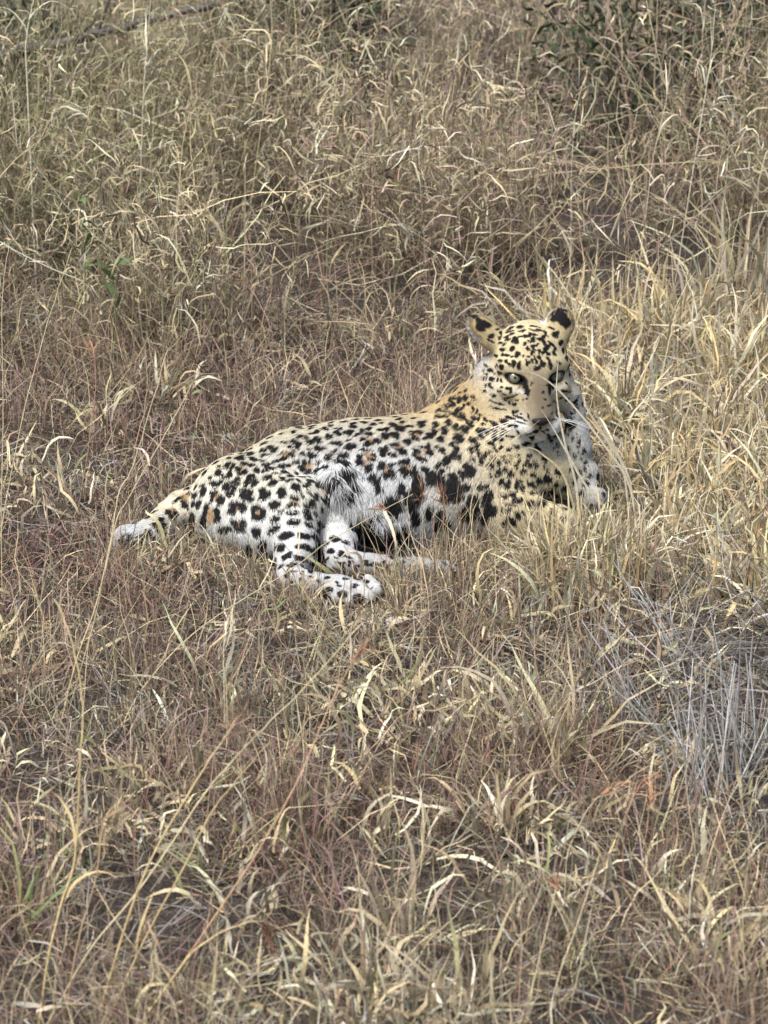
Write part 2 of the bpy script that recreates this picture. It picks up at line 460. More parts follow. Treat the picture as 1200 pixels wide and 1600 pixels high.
# loin
spots(400, 650, 8, '265,395,55,30,-20;200,360,45,22,-10;110,410,50,22;390,315,45,22;495,300,33,28;570,245,50,16,-10;640,250,33,28;700,300,45,38,-15;800,280,58,33;780,190,45,18,-15;740,210,33,18;455,365,45,16;555,345,36,45;470,450,38,45,15;365,500,48,33,-20;350,430,50,13,-25;150,460,80,20,-10;820,380,68,33,10;730,460,66,36;520,540,50,33,-5;410,595,52,33,10;310,600,50,28,5;280,540,60,16;620,440,38,28;690,390,40,14,-20;640,540,50,28,-20;580,620,42,52,10;660,665,62,42,-20;770,550,42,32;1035,320,82,28,5;1000,405,62,18,-5;945,485,72,42,-10;1110,460,52,32,-10;1070,550,88,38,5;1100,680,106,60,-15;1140,830,96,56,-5;820,650,60,46,-25;870,610,42,28,-30;860,770,58,38;760,820,52,52;880,880,48,106,-10;860,990,62,46;360,685,58,24,15;260,710,50,18,5;410,745,40,20,15;500,700,33,24,30;340,780,62,20,25;150,750,62,36,-10;220,820,76,32,-15;520,800,40,18,30;630,820,32,52,-20;500,850,62,20,25;500,900,78,30,25;600,870,40,22,30;670,960,48,22,30;740,960,38,20,40;590,1000,40,18,20;730,1000,40,18,30;325,940,60,76,15;480,1015,66,42,15;700,1070,46,58,-30;235,1100,78,60,-15;420,1105,38,33;500,1110,48,22;640,1120,56,36,40;820,1150,22,36;960,115,35,14;890,150,55,14,5;1050,150,45,16;720,150,35,11;580,140,35,11;950,240,55,28,15;1040,190,45,18;1160,195,50,18;1170,285,40,13', SPOTS)
spots(400, 650, 8, '400,440,50,40;670,590,45,35;1020,450,45,25;200,780,30,22;470,1075,40,22;820,850,40,50;440,590,40,30', ROSETTES)
# flank
spots(530, 630, 8, '200,285,55,20,10;30,310,40,16;450,260,40,16;555,240,30,16;390,305,45,16;315,340,35,23,-20;405,370,60,26,5;150,345,70,18,-5;160,385,50,14,10;260,380,40,13;25,380,30,16;140,445,55,14,5;325,430,40,18;490,450,60,22,15;380,485,74,26;700,265,44,32,20;760,295,62,32,25;830,310,42,28;580,320,78,22,-5;595,390,58,38,-10;740,400,46,48,20;690,365,55,16;1040,260,48,46,20;1080,230,28,28;900,280,78,13,5;820,230,35,16;960,345,68,20,-10;1040,355,38,23;960,410,66,32,30;885,460,58,42,20;1090,420,38,28;1000,440,38,18;1160,390,46,48;170,520,84,36,-8;370,565,78,20,3;270,620,38,32,20;460,640,32,43,20;390,665,43,23,10;575,540,62,28,-15;570,600,46,46;690,620,52,32,10;630,560,26,26;710,490,73,23,8;810,580,60,46,30;740,550,40,18,30;980,560,74,20,25;960,610,36,48,-20;1050,670,84,28,15;1000,645,56,26,30;1060,530,58,23,10;1140,520,46,38,30;1160,600,46,46;270,700,52,42,25;390,780,42,48,20;330,740,20,36;540,745,58,48,-30;680,740,46,38;640,840,92,56,-10;690,790,38,58;790,710,48,36,-20;870,700,48,36,10;830,810,56,46,30;900,830,88,46,-10;950,790,38,48;1090,800,68,46,-10;1160,900,86,76;470,910,52,76,-25;500,1010,38,48,-10;790,1030,52,78,-25;970,960,52,106,10;950,1040,66,38;870,1130,56,66;670,1150,86,56;340,880,66,28,30', SPOTS)
spots(530, 630, 8, '400,440,50,28;790,275,45,28;670,390,60,30;990,385,40,35;370,620,60,32;620,590,35,28;780,530,50,25;1020,620,50,26;1110,570,34,30;340,710,40,40;590,760,32,50;860,760,55,32', ROSETTES)
# belly
spots(540, 720, 4.8, '350,310,72,66;425,190,38,58,-25;480,280,38,66,-20;550,170,46,46;655,100,46,56;720,130,32,56;550,250,36,46;820,170,56,66,-20;830,230,56,56;760,240,36,46;900,180,42,28,20;960,280,46,42;930,380,66,56,10;1090,360,42,56;1040,420,28,36;730,380,36,46;540,390,36,56;200,500,105,52;420,530,66,76;640,370,28,46;690,460,28,36;150,400,56,56;760,460,38,38;60,440,40,60;330,480,60,40', SPOTS)
# neck and withers
spots(660, 600, 8, '545,75,30,30;470,105,35,20,-15;400,165,28,28;350,200,25,48;460,195,38,48,20;540,170,42,42;635,160,33,28;655,205,20,14;390,255,38,42,30;310,270,56,28,20;575,240,38,26;515,275,20,42,-10;630,305,18,52;680,335,20,33;460,310,46,28;270,330,76,18;210,310,48,18,-10;390,370,88,23,35;500,400,66,36,40;440,340,38,36;720,380,28,20;640,430,40,40;700,440,22,33;790,440,46,23,45;610,500,40,46,-30;755,500,28,26;330,480,46,46,20;430,540,38,56,-30;560,470,56,23,50;900,500,88,23,35;1010,480,66,26,20;1090,420,56,18,10;1010,570,56,18,25;880,575,66,26,15;790,590,66,26,40;710,590,42,56,-30;740,650,46,38,40;1000,620,33,28;1060,650,23,18;1120,655,46,16,5;910,630,28,23;905,680,46,36,40;980,690,33,38;860,740,62,36,15;180,500,42,42,20;170,580,42,46,-30;290,580,46,66,-30;30,490,38,46;130,640,46,66,-40;250,680,56,46,40;45,660,38,33;210,400,66,22,10;300,400,38,28;30,770,56,28,10;110,770,46,38,30;120,850,56,33,20;225,790,38,56,-30;280,820,38,56,-20;470,670,62,80,-35;390,740,38,38;440,800,46,56;400,880,56,46,30;330,930,56,56,-35;300,980,76,28,40;480,900,28,46;40,920,56,28;30,1040,56,46;120,1130,86,96;210,990,46,46;260,1060,43,33;390,1110,56,46,20;500,1100,76,36,40;620,810,38,56;640,690,66,46,30;700,830,28,86,-10;740,950,38,56,-30;690,760,38,38;630,920,38,38;540,560,66,52,40', SPOTS)
# shoulder and arm
spots(720, 690, 8, '370,25,55,23,10;140,95,43,48;300,160,48,33,15;350,105,38,20,10;430,90,38,23,20;500,75,33,28,20;460,120,33,18;600,95,38,26;700,60,52,28,10;815,30,62,26,-5;960,90,52,26,20;940,35,28,18;530,190,33,26;615,170,38,18;400,195,33,23;430,185,23,23;570,235,38,20;620,245,33,18,10;470,250,43,33,15;260,240,40,56,-30;360,270,38,38;400,300,36,43,-10;565,335,42,36;480,370,46,52,-20;625,405,58,36,-8;635,345,23,23;690,290,28,38;730,240,18,38;730,165,28,18;845,170,28,28;875,170,18,28;800,275,28,28;835,240,28,18;870,290,38,28;930,240,38,20;950,295,33,28;1050,200,38,38;1045,290,28,23;1080,330,38,18,30;790,365,48,26,10;400,410,46,36,30;510,490,42,56,20;585,530,46,72,10;700,530,32,80,5;770,580,32,46;760,490,28,28;905,400,38,38;870,520,46,46;900,550,48,23,10;985,480,46,46;1090,455,62,66,-30;535,670,62,42;650,655,52,44,-20;710,735,82,42,-15;900,635,73,20,-8;1035,620,46,36;1150,620,56,36;860,770,56,52;1000,780,70,46;585,780,56,26,5;600,855,58,28;500,840,28,36;710,910,42,52;790,890,23,46;935,915,56,42,-20;980,940,36,36;1140,870,36,36;1130,730,46,33;550,1000,38,56,10;610,960,58,33,20;660,1010,46,52;850,1010,36,28;950,1090,46,28;70,520,78,46,15;10,650,38,56;160,690,56,62;330,690,56,66;200,800,46,46;90,890,96,105;380,830,56,86;240,540,46,36;120,350,100,80;40,400,46,46;80,280,56,36;330,530,36,36;390,640,28,46', SPOTS)
# thigh and shank
spots(360, 790, 8, '320,310,66,74;550,280,95,45,-25;770,90,82,32,-3;790,205,84,45;950,75,58,28,20;980,150,62,36,20;1060,80,33,33;1130,220,36,66,-30;980,240,62,28,30;1100,290,42,28,45;560,150,72,40,-20;630,65,48,18,-10;700,370,102,50,-15;920,380,88,42,10;1060,380,66,40,35;400,460,52,56,30;400,560,46,46;340,490,36,36;620,520,72,52;210,530,46,76;900,510,88,36;1040,570,72,40,50;980,540,46,28;1120,530,22,84,-10;870,660,76,36,15;940,690,36,28;1040,730,58,36,15;720,620,62,36,-25;490,690,38,42;560,680,28,36;670,660,33,36;770,740,76,26,-15;1000,810,48,33,40;780,830,62,14,-15;900,840,23,18;770,960,38,22', SPOTS)
# far shank and foot
spots(500, 780, 6, '140,370,52,32,10;235,400,38,18,15;60,405,33,18;100,485,38,23,-10;205,515,42,28,25;270,545,33,16;50,560,46,22,-15;165,590,33,11;130,660,33,16;215,645,22,32;150,545,22,11;275,620,18,13;330,650,18,26;440,610,26,16;590,645,66,34;180,815,22,14;320,830,20,12', SPOTS)
# crown and brow
spots(720, 470, 6, '410,247,28,13,-10;460,260,42,11,-20;375,300,23,16,-10;455,290,46,11,-20;485,312,32,12,-10;430,335,28,11,-20;435,362,32,16,-20;370,335,23,12,-40;370,360,20,11,-40;365,400,26,13,-20;410,410,28,14,-35;345,268,18,12;510,372,40,34;495,345,23,11;485,452,30,27;390,460,26,16;395,500,16,18;430,508,25,16;475,520,20,12;530,505,31,28;330,515,16,16;560,245,40,18;570,280,46,11;600,330,31,24;555,340,27,10;680,362,27,27;650,318,19,22;690,320,25,18;745,362,27,28,20;700,240,56,9,10;670,270,46,9,15;730,275,36,11,15;790,290,32,11,30;770,345,22,27;800,320,27,11,40;840,390,27,13,30;600,405,21,19;640,380,21,18;680,425,25,25;715,410,18,14;630,450,18,22;810,437,31,28;817,495,24,21;765,490,18,22;670,490,16,25;590,520,13,22;640,520,22,13;740,530,20,22;690,460,25,12,20;880,450,18,27;370,568,28,19;430,570,18,25;455,603,19,22;497,590,25,45;548,605,24,50;380,625,22,31;335,618,18,21;278,650,27,30;235,608,16,18;218,655,9,27;240,695,12,23;320,685,14,12;365,690,22,16;290,742,25,25;345,745,16,25;380,750,11,22;212,735,11,23;240,735,9,22;625,600,13,22;665,560,12,27;705,575,14,27;770,595,33,26;830,570,16,52;750,605,18,22;850,620,18,36;720,640,44,16;610,570,11,27;285,330,35,28;280,375,40,10,20;890,315,36,46,30;850,255,32,17,10;175,215,38,72,-10;215,205,40,30,30;940,155,62,70,15;1000,210,36,60,15;870,165,40,42,-30;190,240,52,62,-15;250,228,44,26,25;960,180,60,60;920,130,50,50', SPOTS)
# cheek, muzzle
spots(730, 560, 6, '150,200,10,18;180,195,9,20;230,200,25,22;285,205,13,25;320,210,9,16;210,250,22,20;235,275,12,16;170,258,12,18;325,265,18,12;370,278,18,18;400,285,20,16;168,300,16,18;300,305,22,11,15;258,345,23,20;355,335,27,7,20;405,320,18,20,-20;355,390,16,25,-20;440,355,70,7,-25;400,372,58,5;400,415,13,18;440,430,20,16;465,395,18,11;520,390,13,9;465,497,20,13;430,500,13,22,-30;470,545,46,9,35;500,552,20,13;545,575,32,9,25;510,520,13,7;500,600,66,8,20;450,570,38,7,40;225,393,28,9,15;300,420,66,7,20;290,465,84,8,15;340,575,50,13,20;400,565,44,12,10;440,640,64,18,10;760,720,20,23;790,750,13,32,-30;820,720,18,18;845,795,18,16;930,310,22,13;940,390,22,16;990,420,16,12;955,590,36,52,20;950,715,14,16;985,750,13,18;575,540,9,34,-28;680,640,8,34;612,700,62,7,-12;1015,430,14,70,5', SPOTS)
# pale foreleg beside the face
spots(820, 560, 7.275, '500,385,22,12;550,515,20,20;500,700,50,60,20;570,560,26,40;275,885,26,32;300,920,16,34,-30;370,965,20,16;460,1010,18,22;540,910,18,22;500,865,16,16;590,850,13,18;600,1010,16,30;620,900,12,22;380,1070,20,14;340,1020,16,14;540,1230,36,36;680,1240,22,22;270,1370,46,56;640,1130,18,18', SPOTS)

# shaded side of the face
spots(0, 0, 1, '852,548,4,5;866,553,4,4;880,548,3,5;886,560,3,6;874,567,5,3;860,572,4,3;846,566,3,5;838,575,2.5,4;892,575,2,5;886,600,3,3;880,610,3,3;870,612,4,2;876,622,4,2;866,628,4,2;858,634,3,2;862,645,3,1.5;855,655,4,1.5;866,656,4,1.5;850,535,4,5;818,604,3,2;826,610,2.5,2;820,616,3,1.5;830,600,2,3;824,624,2.5,1.5;848,612,2,3;852,624,2.5,2;848,636,2.5,1.5;854,602,2,2.5;836,560,2,4;830,552,2,4;842,550,2,4;826,566,2,4;862,538,5,4;876,535,4,5;888,545,3,4;842,547,3,3;856,560,3,3', SPOTS)
spots(0, 0, 1, '535,880,5,3;548,878,5,2.5;560,884,4,2.5;572,877,4,2;585,882,6,3;600,878,4,2;615,884,5,2;630,879,4,2;645,884,4,2;470,905,4,3;485,902,5,2;498,908,4,3;512,903,5,2.5;526,910,4,2;540,905,5,2;556,914,4,2;572,909,4,2;448,900,4,4', SPOTS)
spots(0, 0, 1, '205,838,5,5;198,850,6,5;212,852,6,5;222,846,5,6;228,836,4,5;206,860,6,4;192,842,4,5;838,673,5,1.6,-30;848,675,5,1.6,28;855,672,4,1.4,-10;832,677,8,1.5,-14;893,664,7,9,15;905,690,3,4;912,702,3,4;898,712,3,4;915,722,4,3;886,700,4,4;904,738,6,5;920,742,5,4;898,628,3,3;904,640,3,3;892,645,3,3', SPOTS)
# dark pads under the toes
spots(0, 0, 1, '535,929,9,6;560,936,9,7;580,942,6,4;515,922,6,6', SPOTS)

bvh = BVHTree.FromPolygons([Vector(v) for v in BV], [tuple(int(i) for i in q) for q in BQ])
def cast(u, v):
    h = bvh.ray_cast(CAM, ray(u, v).normalized())
    return h if h[0] is not None else None

def sift(lst):
    kept = []
    for q in lst:
        r = math.sqrt(q[2] * q[3]); dup = False
        for p in kept:
            d = math.hypot(p[0] - q[0], p[1] - q[1]); rp = math.sqrt(p[2] * p[3])
            if d < .42 * max(r, rp) and .4 < r / rp < 2.5: dup = True; break
        if not dup: kept.append(q)
    return kept
def place(lst):
    out = []
    for (u, v, rx, ry, a) in lst:
        h = cast(u, v)
        if h is None: continue
        s = (h[0] - CAM).dot(FWD) / FPX
        k = 1.22 if (545 < u < 770 and v > 742) else .98 if (640 < u < 800 and v > 600) else .98 if (u > 735 and v < 690) else 1.08
        out.append((*h[0], *h[1], (rx * k + .25) * s, (ry * k + .25) * s, a))
    return np.array(out)
SPOTS = sift(SPOTS); SPT = place(SPOTS); ROS = place(ROSETTES)

# spots for the sides that the photograph does not show, laid over the free skin
def wild_spots():
    free = []
    cand = rng.permutation(len(BV))[:26000]
    nr = grad(BV[cand])
    seen = SPT[:, :3]
    kept = []
    for j, i in enumerate(cand):
        p = BV[i]
        if p[2] < .012: continue
        if ((seen - p) ** 2).sum(1).min() < .018 ** 2: continue
        vd = np.array(CAM) - p; vd /= np.linalg.norm(vd)
        tv = Vector(p) - CAM; tt = tv.dot(FWD); uu = 600 + tv.x / tt * FPX; vv = 800 - tv.dot(UP) / tt * FPX
        if nr[j].dot(vd) > .34 and not (uu > 862 and vv > 735): continue
        if kept and ((np.array(kept) - p) ** 2).sum(1).min() < .024 ** 2: continue
        kept.append(p)
        free.append((*p, *nr[j], rng.uniform(.006, .011), rng.uniform(.006, .011), rng.uniform(0, 3)))
    return np.array(free)
WILD = wild_spots()
print('spots', len(SPT), 'of', len(SPOTS), 'rosettes', len(ROS), 'wild', len(WILD), 'verts', len(BV))

R3 = np.array(RIGHT); D3 = -np.array(UP)
def blob_mask(p, n, S, soft0=1.08, soft1=.86, own_frame=False):
    m = np.zeros(len(p))
    for c in range(0, len(p), 20000):
        q = p[c:c + 20000]; nn = n[c:c + 20000]
        mm = np.zeros(len(q))
        for s in S:
            d = q - s[:3]
            R = max(s[6], s[7])
            near = np.abs(d).max(1) < 2.6 * R
            if not near.any(): continue
            d = d[near]
            if own_frame:
                nv = s[3:6]; t1 = np.cross(nv, (.3, .2, .9)); t1 /= np.linalg.norm(t1) + 1e-9; t2 = np.cross(nv, t1)
                x, y = d @ t1, d @ t2
            else:
                x, y = d @ R3, d @ D3
            ca, sa = math.cos(s[8]), math.sin(s[8])
            r = np.hypot((x * ca + y * sa) / s[6], (-x * sa + y * ca) / s[7])
            v = np.clip((soft0 - r) / (soft0 - soft1), 0, 1)
            v *= np.clip((nn[near] @ s[3:6] - (-.1)) / .3, 0, 1)
            mm[near] = np.maximum(mm[near], v)
        m[c:c + 20000] = mm
    return m

def coat(p, n):
    col, hair, flow = body_fields(p)
    # warm saddle along the back, fading to the pale flank
    wv = p + .0035 * np.stack([np.sin(p[:, 1] * 260 + p[:, 2] * 190), np.sin(p[:, 2] * 240 + p[:, 0] * 170), np.sin(p[:, 0] * 230 + p[:, 1] * 210)], 1) * .38
    tanm = blob_mask(wv, n, ROS, 1.25, .6)
    blk = np.maximum(blob_mask(wv, n, SPT), blob_mask(wv, n, WILD, own_frame=True))
    col = col * (1 - .9 * tanm[:, None]) + ROSE * .9 * tanm[:, None]
    low = np.clip((.075 - p[:, 2]) / .06, 0, 1) * np.clip((-.2 - p[:, 1]) / .12, 0, 1) * fnoise(p, 70, 4.0)
    col = col * (1 - .45 * low[:, None]) + np.array((.30, .25, .19)) * .45 * low[:, None]      # dusty feet
    col = col * ((.90 + .20 * fnoise(p, 60, 1.0)) * rng.normal(1, .10, len(p)))[:, None]
    # dark rims of the eyes, the tear line and the lips
    for e in EYES:
        c = hp(e[0], e[1] + .002, e[2]); d = (p - c) @ HR
        sx = 1 if e[0] > 0 else -1
        r = np.hypot(d[:, 0] / .0225, (d[:, 2] - .002 + .05 * d[:, 0] * sx) / .0140)
        front = d[:, 1] > -.03
        blk = np.maximum(blk, np.where(front, np.clip((1.12 - r) / .2, 0, 1), 0))
        r2 = np.hypot((d[:, 0] + sx * .0195) / .0050, (d[:, 2] + .0110) / .0120)
        blk = np.maximum(blk, np.where(front, np.clip((1.1 - r2) / .3, 0, 1), 0))
        wl_ = np.hypot((d[:, 0] + sx * .002) / .018, (d[:, 2] + .0215) / .0045)
        k = np.where(front, np.clip((1.2 - wl_) / .5, 0, 1), 0)[:, None] * (1 - blk[:, None])
        col = col * (1 - .7 * k) + WHITE * .92 * .7 * k
    for c, R, w, h in EARS:
        d = (p - c) @ R; rr = np.hypot(d[:, 0] / w, d[:, 2] / h)
        on = (np.abs(d[:, 1]) < .024) & (d[:, 2] > -.25 * h) & (rr < 1.2)
        k = np.where(on, np.clip((rr - .88) / .10, 0, 1), 0) * (.6 + .4 * fnoise(p, 300, 1))
        hair = np.where(on & (rr > .75), .013, hair)
        k = np.maximum(k, np.where(on & (d[:, 1] < -.006), 1, 0))
        col = col * (1 - k[:, None]) + WHITE * k[:, None]; blk = blk * (1 - k)
    # bridge of the nose stays plain
    d = (p - hp(0, .10, -.005)) @ HR
    k = (np.clip(1.3 - np.hypot(d[:, 0] / .023, (d[:, 2]) / .058), 0, 1) * (d[:, 1] > -.045) * .8)[:, None]
    col = col * (1 - k) + DUSK * k
    col = col * (1 - blk[:, None]) + BLACK * blk[:, None]
    return col, hair, flow, blk

def coat_material(name, rough, hairy):
    m, nt, N, L, out = nodes_of(name)
    at = N.new('ShaderNodeAttribute'); at.attribute_name = 'coat'
    pb = N.new('ShaderNodeBsdfPrincipled'); pb.inputs['Roughness'].default_value = rough
    pb.inputs['Specular IOR Level'].default_value = .25 if hairy else .1
    L.new(at.outputs['Color'], pb.inputs['Base Color'])
    if hairy:
        tr = N.new('ShaderNodeBsdfTranslucent'); L.new(at.outputs['Color'], tr.inputs['Color'])
        mx = N.new('ShaderNodeMixShader'); mx.inputs[0].default_value = .15
        L.new(pb.outputs[0], mx.inputs[1]); L.new(tr.outputs[0], mx.inputs[2]); L.new(mx.outputs[0], out.inputs['Surface'])
    else:
        L.new(pb.outputs[0], out.inputs['Surface'])
    return m
M_SKIN = coat_material('leopard_skin', .8, False); M_FUR = coat_material('leopard_fur', .6, True)

BN = grad(BV)
bc, _, _, _ = coat(BV, BN)
leopard = mesh_from('leopard', BV, BQ, M_SKIN, bc, attr='coat')
tag(leopard, 'spotted leopard lying on its side in dry grass, head raised towards the camera', 'leopard')

# ---- fur: short hairs that carry the colour of the skin they grow from
def build_fur(count):
    tri = np.concatenate([BQ[:, [0, 1, 2]], BQ[:, [0, 2, 3]]])
    a, b, c = BV[tri[:, 0]], BV[tri[:, 1]], BV[tri[:, 2]]
    ar = np.linalg.norm(np.cross(b - a, c - a), axis=1)
    mid = (a + b + c) / 3
    vd = np.array(CAM) - mid; vd /= np.linalg.norm(vd, axis=1)[:, None]
    nm = np.cross(b - a, c - a); nm /= np.maximum(np.linalg.norm(nm, axis=1), 1e-12)[:, None]
    w = ar * np.where((nm * vd).sum(1) > -.15, 1.0, .35) * np.where(mid[:, 2] < .008, .02, 1)
    w *= 1 + .9 * np.clip(1 - np.linalg.norm(mid - HO, axis=1) / .16, 0, 1)
    t = rng.choice(len(tri), count, p=w / w.sum())
    r1 = np.sqrt(rng.random(count))[:, None]; r2 = rng.random(count)[:, None]
    p = a[t] * (1 - r1) + b[t] * r1 * (1 - r2) + c[t] * r1 * r2
    n = grad(p)
    col, hair, flow, blk = coat(p, n)
    # no hair on nose leather and eyes
    keep = np.ones(count, bool)
    for e in EYES: keep &= np.linalg.norm((p - hp(e[0], e[1] + .004, e[2])) / 1.0, axis=1) > .0175
    keep &= np.linalg.norm((p - hp(0, .150, -.040)) @ HR / np.array((.020, .02, .013)), axis=1) > 1
    p, n, col, hair, flow = p[keep], n[keep], col[keep], hair[keep], flow[keep]
    m = len(p)
    fl = flow - n * (flow * n).sum(1)[:, None]; fl /= np.maximum(np.linalg.norm(fl, axis=1), 1e-6)[:, None]
    clump = np.stack([fnoise(p, 55, 2.0), fnoise(p, 55, 5.0), fnoise(p, 55, 8.0)], 1) - .5
    fl = fl + clump * np.clip((hair - .006) / .014, .05, 1.3)[:, None] * 1.1 + rng.normal(0, .13, (m, 3))
    fl -= n * (fl * n).sum(1)[:, None]; fl /= np.maximum(np.linalg.norm(fl, axis=1), 1e-6)[:, None]
    ln = hair * rng.uniform(.65, 1.25, m)
    rise = (.45 + .25 * rng.random(m))[:, None]
    pts = np.zeros((m, 4, 3)); q = p - n * .0015
    pts[:, 0] = q
    for i in range(1, 4):
        lift = rise * (1.15 - .42 * i)
        dr = fl + n * lift + np.array((0, 0, -.10)) * (i - 1) * np.clip(hair / .02, 0, 1.5)[:, None]
        dr /= np.linalg.norm(dr, axis=1)[:, None]
        q = q + dr * (ln / 3)[:, None]
        pts[:, i] = q
    pts[..., 2] = np.maximum(pts[..., 2], .004)
    rad = np.array([.00075, .00068, .0005, .00012])[None, :] * (1 + 12 * np.clip(hair - .01, 0, .03))[:, None] * rng.uniform(.7, 1.15, m)[:, None]
    hc = bpy.data.hair_curves.new('fur')
    hc.add_curves([4] * m)
    hc.attributes['position'].data.foreach_set('vector', pts.astype(np.float32).ravel())
    ra = hc.attributes.get('radius') or hc.attributes.new('radius', 'FLOAT', 'POINT')
    ra.data.foreach_set('value', rad.astype(np.float32).ravel())
    cc = np.ones((m, 4), np.float32); cc[:, :3] = col * np.where(np.linalg.norm(p - HO, axis=1) < .17, rng.uniform(.62, 1.22, m), rng.uniform(.80, 1.12, m))[:, None]
    ca = hc.attributes.new('coat', 'FLOAT_COLOR', 'CURVE'); ca.data.foreach_set('color', cc.ravel())
    hc.materials.append(M_FUR)
    o = bpy.data.objects.new('fur', hc); COL.objects.link(o); o.parent = leopard
    tag(o, kind='stuff')
build_fur(230000)

# ---- eyes, nose leather, whiskers
def flat_material(name, col, rough, spec=.5, coat_w=0):
    m, nt, N, L, out = nodes_of(name)
    pb = N.new('ShaderNodeBsdfPrincipled'); pb.inputs['Base Color'].default_value = (*col, 1); pb.inputs['Roughness'].default_value = rough
    pb.inputs['Specular IOR Level'].default_value = spec
    nz = N.new('ShaderNodeTexNoise'); nz.inputs['Scale'].default_value = 400
    bp = N.new('ShaderNodeBump'); bp.inputs['Strength'].default_value = .15; bp.inputs['Distance'].default_value = .001
    L.new(nz.outputs['Fac'], bp.inputs['Height']); L.new(bp.outputs[0], pb.inputs['Normal'])
    L.new(pb.outputs[0], out.inputs['Surface'])
    return m
def ball(c, r, R, nu, nv):
    """sphere as quads, pole along R's second column"""
    V, F = [], []
    for i in range(nv + 1):
        th = math.pi * i / nv
        for j in range(nu):
            ph = 2 * math.pi * j / nu
            V.append((math.sin(th) * math.cos(ph) * r[0], math.cos(th) * r[1], math.sin(th) * math.sin(ph) * r[2]))
    for i in range(nv):
        for j in range(nu):
            F.append((i * nu + j, i * nu + (j + 1) % nu, (i + 1) * nu + (j + 1) % nu, (i + 1) * nu + j))
    V = np.array(V)
    return np.array(c) + V @ R.T, np.array(F), V

def eye_material():
    m, nt, N, L, out = nodes_of('leopard_eye')
    at = N.new('ShaderNodeAttribute'); at.attribute_name = 'tint'
    pb = N.new('ShaderNodeBsdfPrincipled'); pb.inputs['Roughness'].default_value = .08; pb.inputs['Specular IOR Level'].default_value = .6
    L.new(at.outputs['Color'], pb.inputs['Base Color']); L.new(pb.outputs[0], out.inputs['Surface'])
    return m
M_EYE = eye_material()
for e in EYES:
    c = hp(e[0], e[1] - .0095, e[2] - .001)
    look = np.array(CAM) - c; look /= np.linalg.norm(look); look = look * .75 + HF * .25 + np.array((0, 0, .03)); look /= np.linalg.norm(look)
    sx_ = np.cross(look, (0, 0, 1)); sx_ /= np.linalg.norm(sx_); uz = np.cross(sx_, look)
    V, F, loc = ball(c, (.0155, .0155, .0155), np.stack([sx_, look, uz], 1), 36, 40)
    ang = np.degrees(np.arccos(np.clip(loc[:, 1] / .0155, -1, 1)))
    cl = np.full((len(V), 3), .02)
    ir = np.array((.20, .20, .15)); cl[ang < 47] = ir * .55; cl[ang < 41] = ir; cl[ang < 24] = ir * 1.08 * np.array((1.05, .98, .8)); cl[ang < 12.5] = .004
    o = mesh_from('eye', V, F, M_EYE, cl, parent=leopard)
V, F, loc = ball(hp(0, .146, -.0405), (.0200, .011, .0105), HR, 24, 16)
sq = 1 - .45 * np.clip(-loc[:, 2] / .0095, 0, 1)
V = V + np.outer((sq - 1) * loc[:, 0], HX)
mesh_from('nose', V, F, flat_material('nose_leather', (.014, .011, .011), .6, .25), parent=leopard)
M_WHISK = flat_material('whisker', (.85, .85, .82), .4)

def tube(points, radii, sides=5):
    P = np.array(points, float); n = len(P); V, F = [], []
    T = np.gradient(P, axis=0); T /= np.maximum(np.linalg.norm(T, axis=1), 1e-9)[:, None]
    ref = np.array((.3, .9, .2)) if abs(T[0][1]) < .8 else np.array((1., 0, 0))
    for i in range(n):
        s = np.cross(T[i], ref); s /= np.linalg.norm(s); t = np.cross(T[i], s)
        for j in range(sides):
            a = 2 * math.pi * j / sides
            V.append(P[i] + radii[i] * (math.cos(a) * s + math.sin(a) * t))
    for i in range(n - 1):
        for j in range(sides):
            F.append((i * sides + j, i * sides + (j + 1) % sides, (i + 1) * sides + (j + 1) % sides, (i + 1) * sides + j))
    return np.array(V), np.array(F)
for k in range(12):
    sx = -1 if k < 8 else 1
    i = k if k < 8 else k - 8
    a = hp(sx * (.034 + .003 * (i % 3)), .112 - .006 * (i % 4), -.056 - .006 * (i // 2))
    L_ = .085 + .03 * random.random()
    out = HX * sx * .85 + HF * (.25 - .1 * (i % 3)) + HZ * (.05 - .10 * i * .5)
    out /= np.linalg.norm(out)
    pts = [a + out * L_ * s + np.array((0, 0, -1)) * L_ * .25 * s * s for s in np.linspace(0, 1, 7)]
    v, f = tube(pts, [.0006, .0006, .00055, .0005, .0004, .0003, .00012], 4)
    mesh_from('whisker', v, f, M_WHISK, parent=leopard)

# ------------------------------------------------------------------ dry grass
STRAW = np.array([.63, .52, .31]); PALESTRAW = np.array([.73, .655, .47]); BUFF = np.array([.51, .415, .26]); DUN = np.array([.335, .27, .18])
RUSSET = np.array([.31, .175, .125]); PLUM = np.array([.33, .215, .185]); GREY = np.array([.34, .315, .275]); ASH = np.array([.47, .455, .42])
OLIVE = np.array([.24, .25, .11]); GREEN = np.array([.16, .235, .09]); UMBER = np.array([.12, .09, .065]); SALMON = np.array([.52, .27, .155])

def pick(n, pal, w, jit=.19):
    w = np.array(w, float); i = rng.choice(len(pal), n, p=w / w.sum())
    c = np.array(pal)[i]
    return np.clip(c * rng.normal(1, jit, n)[:, None] * (1 + rng.normal(0, .04, (n, 3))), .01, .85)

